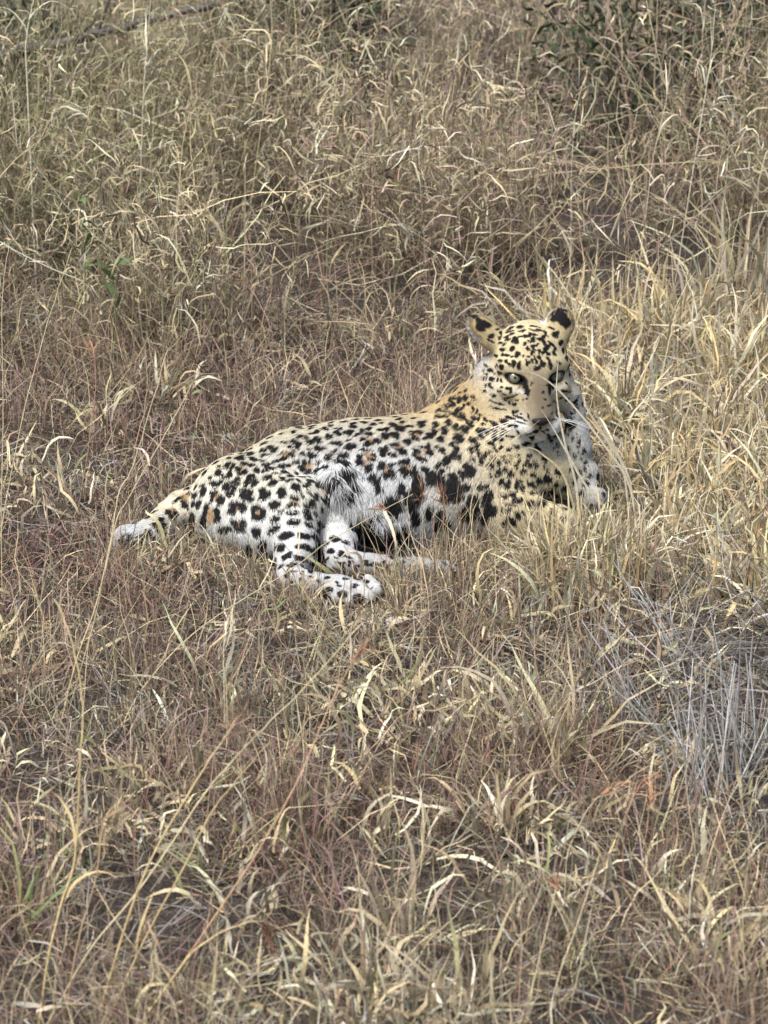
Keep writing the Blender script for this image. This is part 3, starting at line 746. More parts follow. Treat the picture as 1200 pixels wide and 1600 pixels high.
def ribbons(root, az, el, length, width, bend, wander, twist, col, segs=5, power=1.3, base_dark=.75, curl=0.0, tipw=.12, belly=.35, minz=True, kn=None):
    """blades of grass: (n,..) arrays in, vertices, quads and colours out"""
    n = len(root); s = np.linspace(0, 1, segs + 1)
    azs = az[:, None] + wander[:, None] * s[None] ** 1.2
    els = el[:, None] - bend[:, None] * s[None] ** power - curl * s[None] ** 4
    if kn is not None:
        azs = azs + np.cumsum(kn[:, :segs + 1, 0], 1); els = els + np.cumsum(kn[:, :segs + 1, 1], 1)
    d = np.stack([np.cos(els) * np.cos(azs), np.cos(els) * np.sin(azs), np.sin(els)], -1)
    st = d[:, :-1] * (length / segs)[:, None, None]
    P = np.concatenate([root[:, None], root[:, None] + np.cumsum(st, 1)], 1)
    if minz:
        g = hgt(P[..., 0], P[..., 1]) + .003 + .010 * rng.random(n)[:, None] * s[None]
        P[..., 2] = np.maximum(P[..., 2], g)
    side = np.stack([-np.sin(azs), np.cos(azs), np.zeros_like(azs)], -1)
    up = np.cross(d, side)
    ph = twist[:, 0, None] + twist[:, 1, None] * s[None]
    w = side * np.cos(ph)[..., None] + up * np.sin(ph)[..., None]
    prof = np.where(s < belly, .7 + .3 * s / belly, 1 - (1 - tipw) * ((s - belly) / (1 - belly)) ** 1.4)
    w = w * (width[:, None] * prof[None] * .5)[..., None]
    V = np.stack([P - w, P + w], 2).reshape(n, -1, 3)
    m = 2 * (segs + 1)
    k = np.arange(segs) * 2
    f1 = np.stack([k, k + 1, k + 3, k + 2], -1)
    F = (f1[None] + (np.arange(n) * m)[:, None, None]).reshape(-1, 4)
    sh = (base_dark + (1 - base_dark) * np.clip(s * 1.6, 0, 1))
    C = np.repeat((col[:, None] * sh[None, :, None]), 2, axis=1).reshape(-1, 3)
    return P, V.reshape(-1, 3), F, C

PAW_X = float(pt(552, -.43, .02)[0])
def clear_of_animal(P, pad=.006):
    """which blades stay outside the leopard"""
    ok = np.ones(len(P), bool)
    # flattened grass where the hind paw rests
    rest = (np.abs(P[:, 0, 0] - PAW_X) < .085) & (P[:, 0, 1] > -.60) & (P[:, 0, 1] < -.42) & (P[:, :, 2].max(1) > .040)
    ok &= ~rest
    near = (np.abs(P[:, :, 0]).min(1) < .9) & (P[:, :, 1].min(1) < .6) & (P[:, :, 1].max(1) > -.7)
    idx = np.nonzero(near)[0]
    if len(idx):
        q = P[idx]
        mid = (q[:, 1:] + q[:, :-1]) / 2
        q = np.concatenate([q, mid], 1)
        ok[idx] &= (sdf_at(q.reshape(-1, 3)).reshape(q.shape[:2]) > pad).all(1)
    return ok

class Blades:
    def __init__(self): self.V, self.F, self.C, self.n = [], [], [], 0
    def add(self, root, avoid=True, kink=.22, **k):
        """drops the blades that would run through the animal"""
        n = len(root)
        if n == 0: return
        k['kn'] = rng.normal(0, kink, (n, k.get('segs', 5) + 1, 2)) * (1 + 2.2 * (rng.random((n, k.get('segs', 5) + 1, 1)) < .16))
        if avoid:
            st = rng.bit_generator.state
            P, *_ = ribbons(root, **k)
            ok = clear_of_animal(P)
            k = {a: (b[ok] if isinstance(b, np.ndarray) and len(b) == n else b) for a, b in k.items()}
            root = root[ok]
            if not ok.any(): return
        P, V, F, C = ribbons(root, **k)
        self.V.append(V); self.F.append(F + self.n); self.C.append(C); self.n += len(V)
    def raw(self, V, F, C): self.V.append(V); self.F.append(F + self.n); self.C.append(C); self.n += len(V)
    def build(self, name, mat=None, parent=None):
        return mesh_from(name, np.concatenate(self.V), np.concatenate(self.F), mat or M_GRASS, np.concatenate(self.C), parent=parent)

def scatter(n, x0, x1, y0, y1, dens=None):
    out = []
    have = 0
    while have < n:
        p = np.stack([rng.uniform(x0, x1, n * 2), rng.uniform(y0, y1, n * 2)], 1)
        if dens is not None: p = p[rng.random(len(p)) < dens(p)]
        out.append(p); have += len(p)
    p = np.concatenate(out)[:n]
    return np.column_stack([p, hgt(p[:, 0], p[:, 1])])

U = rng.uniform
def sig(x): return 1 / (1 + np.exp(-np.clip(x, -30, 30)))
# where the kinds of grass grow (ground plan, metres)
def w_tall(p):    # the tall stand behind
    edge = 1.35 + .25 * np.sin(p[:, 0] * 2.3 + .5) + .25 * sig((p[:, 0] + .2) * 4) * 0
    return sig((p[:, 1] - edge) / .12)
def w_straw(p):   # bright straw on the right
    return sig((p[:, 0] - .50 - .12 * np.sin(p[:, 1] * 3)) / .10) * sig((p[:, 1] + .55) / .12) * sig((1.45 - p[:, 1]) / .2)
def w_grey(p):    # dead grey brush, right foreground
    return sig((p[:, 0] - .60 + .10 * np.sin(p[:, 1] * 5)) / .06) * sig((p[:, 1] + 1.45) / .10) * sig((-.30 - p[:, 1]) / .12)
def w_red(p):     # matted reddish grass, left
    return sig((.02 - p[:, 0]) / .15) * sig((p[:, 1] - .25) / .12) * sig((1.6 - p[:, 1]) / .15)

def tussocks(n, per, x0, x1, y0, y1, dens, spread):
    """roots gathered in tufts: place, tuft number, direction out of the tuft, distance from its heart"""
    k = max(1, n // per)
    c = scatter(k, x0, x1, y0, y1, dens)
    big = rng.gamma(2.0, .5, k) + .15
    i = rng.choice(k, n, p=big / big.sum())
    off = rng.normal(0, 1, (n, 2)) * (spread * np.sqrt(big[i]))[:, None]
    r = np.column_stack([c[i, :2] + off, np.zeros(n)]); r[:, 2] = hgt(r[:, 0], r[:, 1])
    out = np.arctan2(off[:, 1], off[:, 0])
    return r, i, out, np.hypot(off[:, 0], off[:, 1]) / spread, k

def build_tall():
    B = Blades()
    n = 7000
    r, ti, out, dist, k = tussocks(n, 34, -2.3, 2.3, .95, 5.2, w_tall, .050)
    tuft_h = U(.72, 1.2, k)[ti]; lean_az = U(0, 6.283, k)[ti]; hue = rng.integers(0, 3, k)[ti]
    patch = fnoise(r[:, :2], 1.6, 3.0)
    hh = (.42 + .52 * patch) * (.75 + .25 * np.clip((r[:, 1] - 1.1) / 1.0, 0, 1)) * U(.7, 1.15, n) * tuft_h
    az = np.where(rng.random(n) < .6, out, lean_az) + rng.normal(0, .4, n)
    el = math.pi / 2 - np.abs(rng.normal(0, .10, n)) - .10 * np.clip(dist, 0, 2.5); bend = U(0, .6, n); wan = rng.normal(0, .4, n)
    pal = [BUFF, DUN, STRAW, OLIVE, PLUM, UMBER]
    cs = np.where((hue == 0)[:, None], pick(n, pal, [4, 3, 2, .8, 1, .6]), np.where((hue == 1)[:, None], pick(n, pal, [3, 3, 1.2, 2.2, .8, .8]), pick(n, pal, [3, 3, 1, .3, 3, .8])))
    gl = (sig((-.45 - r[:, 0]) / .2) * sig((r[:, 1] - 1.4) / .3))[:, None] * (rng.random(n) < .55)[:, None]
    cs = cs * (1 - .8 * gl) + OLIVE * .85 * .8 * gl
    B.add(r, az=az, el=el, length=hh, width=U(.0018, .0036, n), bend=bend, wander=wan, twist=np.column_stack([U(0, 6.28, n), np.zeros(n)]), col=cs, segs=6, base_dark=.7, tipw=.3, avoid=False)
    for lev in range(6):
        t = U(.12, 1.0, n)
        els = el - bend * t ** 1.3 * .6
        q = r + np.stack([np.cos(els) * np.cos(az + wan * t * .5), np.cos(els) * np.sin(az + wan * t * .5), np.sin(els)], 1) * (hh * t)[:, None]
        pal2 = [BUFF, STRAW, PALESTRAW, DUN, PLUM, UMBER]
        c = np.where((hue == 2)[:, None], pick(n, pal2, [3.5, 2.2, 2.2, 2, 3.4, 1]), pick(n, pal2, [4, 3.4, 3.4, 2, .9, 1.4]))
        c = c * (1 - .5 * gl) + OLIVE * 1.2 * .5 * gl
        B.add(q, az=U(0, 6.283, n), el=U(-.3, 1.35, n), length=U(.03, .13, n), width=.0041 * U(.55, 1.4, n), bend=U(-.2, 3.2, n) * (rng.random(n) < .75), wander=rng.normal(0, .9, n),
              twist=np.column_stack([U(0, 6.28, n), rng.normal(0, 1.6, n)]), col=c, segs=5, base_dark=.9, minz=False, avoid=False)
    # leaning, broken stalks among them
    m = 1100
    r2 = scatter(m, -2.3, 2.3, 1.0, 5.0, w_tall); r2[:, 2] += U(0, .35, m)
    B.add(r2, az=U(0, 6.283, m), el=U(-.1, .9, m), length=U(.25, .6, m), width=U(.0022, .004, m), bend=U(-.2, .6, m), wander=rng.normal(0, .3, m), twist=np.column_stack([U(0, 6.28, m), np.zeros(m)]), col=pick(m, [STRAW, BUFF, PALESTRAW, OLIVE], [3, 3, 2, .6]), segs=5, tipw=.4, avoid=False)
    # tangle low down
    m = 11500
    r3, ti, out, dist, k = tussocks(m, 46, -2.3, 2.3, .85, 4.2, w_tall, .075)
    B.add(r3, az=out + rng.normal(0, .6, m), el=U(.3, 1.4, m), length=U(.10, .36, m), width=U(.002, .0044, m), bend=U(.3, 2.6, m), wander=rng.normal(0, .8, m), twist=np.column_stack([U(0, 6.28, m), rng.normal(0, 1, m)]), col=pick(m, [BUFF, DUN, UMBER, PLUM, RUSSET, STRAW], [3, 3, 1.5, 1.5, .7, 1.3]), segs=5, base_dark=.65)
    tag(B.build('tall_dry_grass'), kind='stuff')

def build_short():
    """the tangled short grass all round the animal and in the foreground"""
    B = Blades()
    x0, x1, y0, y1 = -1.7, 1.7, -3.0, 1.75
    # litter lying flat
    m = 26000
    r = scatter(m, x0, x1, y0, y1); r[:, 2] += U(.002, .025, m)
    g = w_grey(r)
    c = pick(m, [DUN * .75, GREY * .75, BUFF * .8, PLUM * .8, UMBER, ASH, STRAW], [3, 2.2, 1.6, 1.8, 3, .7, .6])
    c = c * (1 - .8 * g[:, None]) + GREY * .28 * .8 * g[:, None]
    B.add(r, az=U(0, 6.283, m), el=rng.normal(.05, .25, m), length=U(.04, .17, m), width=U(.0016, .0042, m), bend=rng.normal(0, .7, m), wander=rng.normal(0, 1.0, m), twist=np.column_stack([U(0, 6.28, m), rng.normal(0, .8, m)]), col=c, segs=3, base_dark=1)
    # tufts of standing and curling short blades
    m = 54000
    def dens(p):
        return np.clip(.12 + 1.15 * fnoise(p, 3.2, 4.0), 0, 1) * (1 - .8 * w_grey(p)) * (1 - .45 * w_tall(p))
    r, ti, out, dist, k = tussocks(m, 40, x0, x1, y0, y1, dens, .036)
    th = U(.55, 1.35, k)[ti]
    red = np.clip(fnoise(r[:, :2], 2.4, 9.0) * 1.9 - .28, 0, 1); red = np.maximum(red, w_red(r) * .95)
    redt = (rng.random(k)[ti] * .7 + .3 * rng.random(m)) < red * .85
    pale = rng.random(k)[ti]
    c = np.where((pale < .4)[:, None], pick(m, [BUFF, DUN, STRAW, PALESTRAW, GREY * 1.15, UMBER, ASH], [2.3, 1.8, 2.2, 3.6, 2, 1, 1.6]), pick(m, [BUFF, DUN, STRAW, PALESTRAW, GREY, UMBER, ASH], [2.2, 3, .9, .8, 3.4, 3, .9]))
    green = (rng.random(k) < .06)[ti]
    c = np.where(green[:, None], c * .45 + OLIVE * .55, c)
    c = np.where(redt[:, None], pick(m, [PLUM, RUSSET, DUN, BUFF, UMBER], [4, 2, 2, 1.5, 1.2]), c)
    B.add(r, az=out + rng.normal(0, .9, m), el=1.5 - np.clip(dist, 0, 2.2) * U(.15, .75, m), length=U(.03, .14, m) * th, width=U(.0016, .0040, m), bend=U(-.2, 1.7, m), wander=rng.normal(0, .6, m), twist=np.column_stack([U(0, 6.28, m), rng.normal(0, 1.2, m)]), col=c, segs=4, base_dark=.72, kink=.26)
    # finer upright wisps with a little more height
    m = 14000
    r, ti, out, dist, k = tussocks(m, 22, x0, x1, y0, 1.4, dens, .03)
    B.add(r, az=out + rng.normal(0, .8, m), el=U(.8, 1.5, m), length=U(.10, .30, m), width=U(.0013, .0026, m), bend=U(-.2, 1.0, m), wander=rng.normal(0, .5, m), twist=np.column_stack([U(0, 6.28, m), rng.normal(0, .5, m)]), col=pick(m, [BUFF, PLUM, DUN, STRAW, RUSSET], [3, 3, 2, 2.2, 1.4]), segs=5, base_dark=.7)
    # broad curling leaves
    m = 6200
    r, ti, out, dist, k = tussocks(m, 16, x0, x1, y0, 1.5, lambda p: np.clip(fnoise(p, 3.9, 6.0) * 1.7 - .45, 0, 1) * (1 - .85 * w_grey(p)) * (1 - .75 * w_red(p)), .035)
    r[:, 2] += U(0, .05, m)
    B.add(r, az=out + rng.normal(0, .9, m), el=U(.3, 1.4, m), length=U(.04, .14, m), width=U(.005, .0095, m), bend=U(0, 2.2, m), wander=rng.normal(0, .6, m), twist=np.column_stack([U(0, 6.28, m), rng.normal(0, 1.5, m)]), col=pick(m, [STRAW, PALESTRAW, BUFF, OLIVE], [3, 2.6, 2.6, .5]), segs=6, base_dark=.85)
    tag(B.build('short_dry_grass'), kind='stuff')

def build_straw():
    B = Blades()
    m = 7600
    r, ti, out, dist, k = tussocks(m, 34, .38, 1.9, -.7, 1.6, lambda p: w_straw(p) * np.clip(.25 + fnoise(p, 3.4, 2.0), 0, 1), .045)
    B.add(r, az=out + rng.normal(0, .6, m), el=1.5 - np.clip(dist, 0, 2.2) * U(.05, .3, m), length=U(.08, .25, m) * U(.7, 1.2, k)[ti], width=U(.004, .0105, m), bend=U(0, 2.4, m), wander=rng.normal(0, .5, m), twist=np.column_stack([U(0, 6.28, m), rng.normal(0, 1, m)]), col=pick(m, [STRAW, PALESTRAW, BUFF, STRAW * np.array((1.15, 1.06, .9))], [3, 5, .6, 4]), segs=6, base_dark=.75)
    m = 6000
    r = scatter(m, .35, 1.9, -.7, 1.6, w_straw)
    B.add(r, az=U(0, 6.283, m), el=U(.1, 1.4, m), length=U(.06, .22, m), width=U(.002, .005, m), bend=U(.2, 2.4, m), wander=rng.normal(0, .8, m), twist=np.column_stack([U(0, 6.28, m), rng.normal(0, 1, m)]), col=pick(m, [STRAW, BUFF, PALESTRAW, DUN], [4, 3, 1.8, 1]), segs=5, base_dark=.7)
    tag(B.build('straw_grass'), kind='stuff')

def build_grey():
    B = Blades()
    m = 3600
    r = scatter(m, .35, 1.9, -1.7, -.2, w_grey); r[:, 2] += U(.0, .10, m)
    B.add(r, az=U(0, 6.283, m), el=rng.normal(.15, .35, m), length=U(.08, .32, m), width=U(.0014, .0032, m), bend=rng.normal(.1, .4, m), wander=rng.normal(0, .4, m), twist=np.column_stack([U(0, 6.28, m), rng.normal(0, .5, m)]), col=pick(m, [GREY, ASH, GREY * .5, UMBER], [3, 2, 3, 1.5]), segs=4, base_dark=.9)
    tag(B.build('dead_grey_grass'), kind='stuff')
build_tall(); build_short(); build_straw(); build_grey()

# ------------------------------------------------------------------ single plants, stalks and other things one can point to
def smooth_path(pts, n):
    P = np.array(pts, float)
    if len(P) == 2: return P[0] + np.linspace(0, 1, n)[:, None] * (P[1] - P[0])
    Q = np.vstack([2 * P[0] - P[1], P, 2 * P[-1] - P[-2]])
    out = []
    for t in np.linspace(0, len(P) - 1 - 1e-6, n):
        i = int(t); f = t - i; a, b, c, d = Q[i:i + 4]
        out.append(.5 * (2 * b + (c - a) * f + (2 * a - 5 * b + 4 * c - d) * f * f + (3 * b - a - 3 * c + d) * f ** 3))
    return np.array(out)

def one_blade(name, parent, root, az, el, length, width, bend, wander, twist, col, segs=7, power=1.3, tipw=.1):
    P, V, F, C = ribbons(np.array([root]), az=np.array([az]), el=np.array([el]), length=np.array([length]), width=np.array([width]), bend=np.array([bend]), wander=np.array([wander]),
                         twist=np.array([twist]), col=np.array([col]), segs=segs, power=power, base_dark=.85, tipw=tipw, kn=rng.normal(0, .16, (1, segs + 1, 2)))
    return mesh_from(name, V, F, M_GRASS, C, parent=parent)

def path_blade(name, parent, P, width, col, tw=(0., .6), taper=(.5, .12)):
    """a flat leaf laid along a measured path"""
    P = np.array(P); n = len(P); T = np.gradient(P, axis=0); T /= np.maximum(np.linalg.norm(T, axis=1), 1e-9)[:, None]
    view = np.array((0., -.94, .34)); s = np.linspace(0, 1, n)
    side = np.cross(T, view); side /= np.maximum(np.linalg.norm(side, axis=1), 1e-9)[:, None]; up = np.cross(side, T)
    a = tw[0] + tw[1] * s
    w = side * np.cos(a)[:, None] + up * np.sin(a)[:, None]
    pr = np.where(s < .3, taper[0] + (1 - taper[0]) * s / .3, 1 - (1 - taper[1]) * ((s - .3) / .7) ** 1.5)
    V = np.stack([P - w * (pr * width / 2)[:, None], P + w * (pr * width / 2)[:, None]], 1).reshape(-1, 3)
    k = np.arange(n - 1) * 2; F = np.stack([k, k + 1, k + 3, k + 2], -1)
    C = np.tile(np.array(col), (len(V), 1)) * (.9 + .15 * np.repeat(s, 2))[:, None]
    return mesh_from(name, V, F, M_GRASS, C, parent=parent)

def seed_head(parent, tip, direction, size, col, awns=14, kind='awned'):
    """a drooping russet head of awned spikelets, or a slim spike"""
    d = np.array(direction) / np.linalg.norm(direction)
    B = Blades(); m = awns
    az0 = math.atan2(d[1], d[0]); el0 = math.asin(np.clip(d[2], -1, 1))
    if kind == 'awned':
        root = tip - d * size * U(0, .8, m)[:, None]
        B.add(root, avoid=False, az=az0 + rng.normal(0, .55, m), el=el0 + rng.normal(0, .35, m), length=size * U(.45, 1.1, m), width=U(.0022, .0042, m), bend=rng.normal(.2, .4, m), wander=rng.normal(0, .3, m), twist=U(0, 6, (m, 2)) * (1, .2), col=pick(m, [col, np.array(col) * .75, np.array(col) * .6 + STRAW * .4], [3, 2, 1.5]), segs=4, tipw=.05, minz=False)
        m2 = m // 2
        root = tip - d * size * U(0, .6, m2)[:, None]
        B.add(root, avoid=False, az=az0 + rng.normal(0, .9, m2), el=el0 + rng.normal(0, .7, m2), length=size * U(.8, 1.7, m2), width=np.full(m2, .0009), bend=rng.normal(0, .4, m2), wander=rng.normal(0, .4, m2), twist=U(0, 6, (m2, 2)) * (1, .2), col=pick(m2, [UMBER * 1.6, RUSSET], [1, 1]), segs=4, tipw=.1, minz=False)
    else:
        root = tip - d * size * U(0, 1, m)[:, None]
        B.add(root, avoid=False, az=az0 + rng.normal(0, .22, m), el=el0 + rng.normal(0, .16, m), length=size * U(.2, .45, m), width=U(.0016, .003, m), bend=rng.normal(0, .2, m), wander=rng.normal(0, .2, m), twist=U(0, 6, (m, 2)) * (1, .2), col=pick(m, [col, np.array(col) * .8], [2, 1]), segs=3, tipw=.05, minz=False)
    return B.build('seed_head', M_GRASS, parent)

def stalk(label, px, y0=None, lean=.15, r=.0016, col=STRAW, head=None, leaves=0, group=None, head_col=SALMON, head_size=.05, cat='grass stalk', leaf_w=.005, h0=0.0):
    """a stem measured along its pixels; its foot on the ground (y0 None) or at depth y0"""
    if y0 is None:
        g = on_ground(*px[0]); y0 = g.y
    n = len(px)
    P = [at_y(u, v, y0 + lean * (i / (n - 1)) ** 1.2) for i, (u, v) in enumerate(px)]
    foot = np.array(P[0])
    gz = float(hgt(foot[0], foot[1]))
    pts = [np.array(p) for p in P]
    if foot[2] > gz + .01 or h0:                      # reach down to the soil
        d = pts[1] - pts[0]; d /= np.linalg.norm(d)
        k = (foot[2] - gz) / max(d[2], .35)
        base = foot - np.array((d[0] * k, d[1] * k, foot[2] - gz))
        pts = [base] + pts
    root = empty('grass_stalk', pts[0])
    tag(root, label, cat, group)
    path = smooth_path(pts, 10 + 5 * n)
    path += rng.normal(0, .0007, path.shape) * np.linspace(0, 1, len(path))[:, None]
    s = np.linspace(0, 1, len(path))
    V, F = tube(path, r * 1.0 * (1 - .55 * s), 5)
    C = np.tile(np.array(col), (len(V), 1)) * (np.repeat(.92 + .2 * np.sin(s * 37) ** 8, 5))[:, None]
    mesh_from('stem', V, F, M_STEM, np.clip(C, 0, .85), parent=root)
    for k in range(leaves):
        i = int(len(path) * U(.12, .8)); d = path[min(i + 1, len(path) - 1)] - path[i - 1]; d /= np.linalg.norm(d)
        one_blade('leaf', root, path[i], math.atan2(d[1], d[0]) + rng.normal(0, .6), math.asin(np.clip(d[2], -1, 1)) - U(.1, .5), U(.07, .17), leaf_w * U(.7, 1.3), U(.4, 2.2), rng.normal(0, .5), (U(0, 6), rng.normal(0, 1)), np.array(col) * U(.85, 1.15))
    if head:
        d = path[-1] - path[-4]
        seed_head(root, path[-1] + d * .3, d, head_size, head_col, kind=head, awns=16 if head == 'awned' else 26)
    return root

def tuft(name, label, cat, px, n_big, n_fine, length, width, pal, w, el=(.7, 1.5), bend=(.1, 1.6), spread=.03, group=None, lean=None, base=None, fine_w=(.0014, .003)):
    g = np.array(base) if base is not None else np.array(on_ground(*px))
    root = empty(name, g); tag(root, label, cat, group)
    made = tries = 0
    while made < n_big and tries < n_big * 6:
        tries += 1
        o = rng.normal(0, spread, 2); q = np.array((g[0] + o[0], g[1] + o[1], 0)); q[2] = float(hgt(q[0], q[1]))
        az = (lean if lean is not None and rng.random() < .7 else math.atan2(o[1], o[0])) + rng.normal(0, .6)
        a = dict(az=az, el=U(*el), length=U(*length), width=U(*width), bend=U(*bend), wander=rng.normal(0, .5), twist=(U(0, 6.28), rng.normal(0, 1.1)), col=pick(1, pal, w)[0])
        P, *_ = ribbons(np.array([q]), az=np.array([a['az']]), el=np.array([a['el']]), length=np.array([a['length']]), width=np.array([a['width']]), bend=np.array([a['bend']]), wander=np.array([a['wander']]), twist=np.array([a['twist']]), col=np.array([a['col']]), segs=7)
        if not clear_of_animal(P).all(): continue
        one_blade('blade', root, q, **a); made += 1
    if n_fine:
        B = Blades(); o = rng.normal(0, spread * 1.2, (n_fine, 2)); q = np.column_stack([g[:2] + o, np.zeros(n_fine)]); q[:, 2] = hgt(q[:, 0], q[:, 1])
        B.add(q, az=np.arctan2(o[:, 1], o[:, 0]) + rng.normal(0, .7, n_fine), el=U(*el, n_fine), length=U(*length, n_fine) * .8, width=U(*fine_w, n_fine), bend=U(*bend, n_fine), wander=rng.normal(0, .5, n_fine), twist=np.column_stack([U(0, 6.28, n_fine), rng.normal(0, 1, n_fine)]), col=pick(n_fine, pal, w), segs=5, base_dark=.75)
        if B.V: tag(B.build('fine_blades', None, root), kind='stuff')
    return root

# ---- long stalks, left and foreground
GOLDEN = np.array([.60, .46, .23])
stalk('tall golden stalk rising from the bottom left corner, nearly upright', [(60, 1610), (75, 1500), (95, 1415), (117, 1340), (125, 1200), (129, 1100), (112, 1000), (85, 935)], r=.0024, col=GOLDEN, leaves=3, lean=.25)
stalk('longest pale stalk slanting from the bottom left towards the hind paw', [(72, 1605), (140, 1485), (210, 1400), (270, 1315), (320, 1240), (390, 1160), (470, 1080), (565, 975)], r=.0019, col=STRAW, leaves=2, lean=.35)
stalk('rust red stalk slanting up to a russet seed head below the hind paw', [(220, 1600), (320, 1455), (400, 1335), (460, 1230), (495, 1150), (530, 1070), (562, 1022)], r=.0017, col=SALMON * .8 + STRAW * .25, head='awned', head_size=.05, lean=.3)
stalk('pale stalk reaching from left of the haunch across the hind leg to the belly', [(185, 1145), (220, 1080), (280, 1010), (350, 955), (450, 893), (520, 842), (645, 772)], r=.0015, col=STRAW, lean=.42, leaves=1)
stalk('golden stalk with a dark awned seed head, leaning right in the lower left', [(150, 1600), (205, 1420), (245, 1325), (295, 1240), (345, 1160), (372, 1125)], r=.0021, col=GOLDEN, head='awned', head_col=RUSSET * 1.1 + STRAW * .2, head_size=.07, lean=.2)
stalk('second golden stalk beside the awned one, ending in a bent pale leaf', [(165, 1605), (225, 1470), (290, 1350), (330, 1270), (365, 1225), (420, 1160)], r=.0018, col=GOLDEN * .9, lean=.22, leaves=2)
stalk('low pale stalk crossing the bottom edge almost flat', [(215, 1600), (270, 1570), (330, 1550), (400, 1540), (484, 1527)], r=.0019, col=STRAW, lean=.05)
stalk('thick golden stalk leaning right from the bottom edge with an orange plume', [(215, 1605), (255, 1550), (300, 1490), (350, 1455), (400, 1440), (425, 1455)], r=.0026, col=GOLDEN, head='awned', head_size=.07, lean=.1)
stalk('upright pale stalk left of centre with drooping leaves, below the haunch', [(350, 1150), (351, 1100), (349, 1040), (351, 1000), (360, 955)], r=.0014, col=PALESTRAW, lean=.06, leaves=4, leaf_w=.007)
stalk('tall thin stalk beside the rump, the more upright of a pair', [(95, 1130), (120, 1030), (150, 945), (172, 850), (186, 770), (207, 730), (240, 620), (262, 545)], r=.0016, col=STRAW, lean=.25, leaves=1)
stalk('tall thin stalk beside the rump, the more slanting of a pair', [(105, 1120), (150, 960), (180, 820), (200, 780), (250, 693), (283, 633), (300, 600)], r=.0015, col=STRAW * .95, lean=.25)
stalk('thin pale stalk along the left edge bending right at its tip', [(-8, 900), (10, 780), (38, 640), (60, 555), (85, 470), (112, 388)], r=.0014, col=STRAW, lean=.2)
stalk('upright reddish stalk at the left with a pink feathery head', [(118, 820), (135, 720), (146, 640), (150, 590), (146, 540)], r=.0013, col=RUSSET * 1.2, head='awned', head_col=SALMON * .8 + PLUM * .3, head_size=.06, lean=.15)
stalk('very thin upright stalk at the far left edge of the grass', [(4, 960), (2, 800), (5, 640), (3, 480), (14, 380)], r=.0013, col=STRAW, lean=.2)
stalk('thin brown stalk curving up right of the golden one, lower left', [(100, 1606), (120, 1480), (150, 1370), (165, 1275), (210, 1250), (240, 1275)], r=.0015, col=SALMON * .5 + BUFF * .5, lean=.15, leaves=1)
stalk('deep red thin stalk standing left of the lower haunch', [(236, 1075), (238, 1010), (240, 960), (238, 935)], r=.0014, col=RUSSET, lean=.05, leaves=2, leaf_w=.003)
stalk('deep red twig like stalk just below the hind hock', [(475, 985), (460, 945), (452, 905), (438, 882)], r=.0016, col=RUSSET * .8, lean=.04)
# ---- bottom right
stalk('pale yellow stalk at the bottom right with a rusty head, left of a pair', [(818, 1605), (835, 1530), (852, 1460), (866, 1400), (868, 1380)], r=.0016, col=STRAW, head='awned', head_size=.035, lean=.08)
stalk('pale yellow stalk at the bottom right ending in a bare tip, right of a pair', [(853, 1605), (875, 1520), (900, 1450), (920, 1390), (937, 1335)], r=.0015, col=STRAW, lean=.12)
stalk('thin arching stalk with an orange head beside the grey brush', [(880, 1440), (884, 1370), (888, 1330), (910, 1280), (930, 1250), (957, 1228)], r=.0014, col=STRAW * .9, head='awned', head_size=.045, lean=.1)
stalk('short stalk with a wide orange head, nearest the grey brush', [(960, 1330), (975, 1280), (990, 1245), (1006, 1222)], r=.0014, col=SALMON * .7 + STRAW * .3, head='awned', head_size=.06, lean=.08)
stalk('short stalk with a drooping rust head right below the grey brush', [(1000, 1350), (1010, 1300), (1014, 1265), (1018, 1245)], r=.0014, col=SALMON * .6 + BUFF * .4, head='awned', head_size=.05, lean=.06)
stalk('reddish stalk with a dark feathery head at the right edge of the foreground', [(1120, 1440), (1115, 1390), (1122, 1340), (1128, 1305)], r=.0014, col=RUSSET * 1.1, head='awned', head_col=RUSSET, head_size=.05, lean=.06)
# ---- russet heads in front of the belly
stalk('short straw stalk with an orange seed head in front of the belly, left one', [(640, 868), (628, 835), (615, 808), (600, 795), (594, 792)], r=.0016, col=PALESTRAW, head='awned', head_size=.035, lean=-.02, y0=-.235, leaves=2, leaf_w=.007)
stalk('short stalk with a spreading orange seed head before the belly, middle one', [(662, 868), (660, 835), (660, 800), (659, 772)], r=.0015, col=PALESTRAW, head='awned', head_size=.045, lean=-.02, y0=-.225)
stalk('short stalk with a drooping orange seed head before the belly, right one', [(690, 862), (692, 830), (694, 795), (690, 774)], r=.0015, col=BUFF, head='awned', head_size=.04, lean=-.02, y0=-.225)
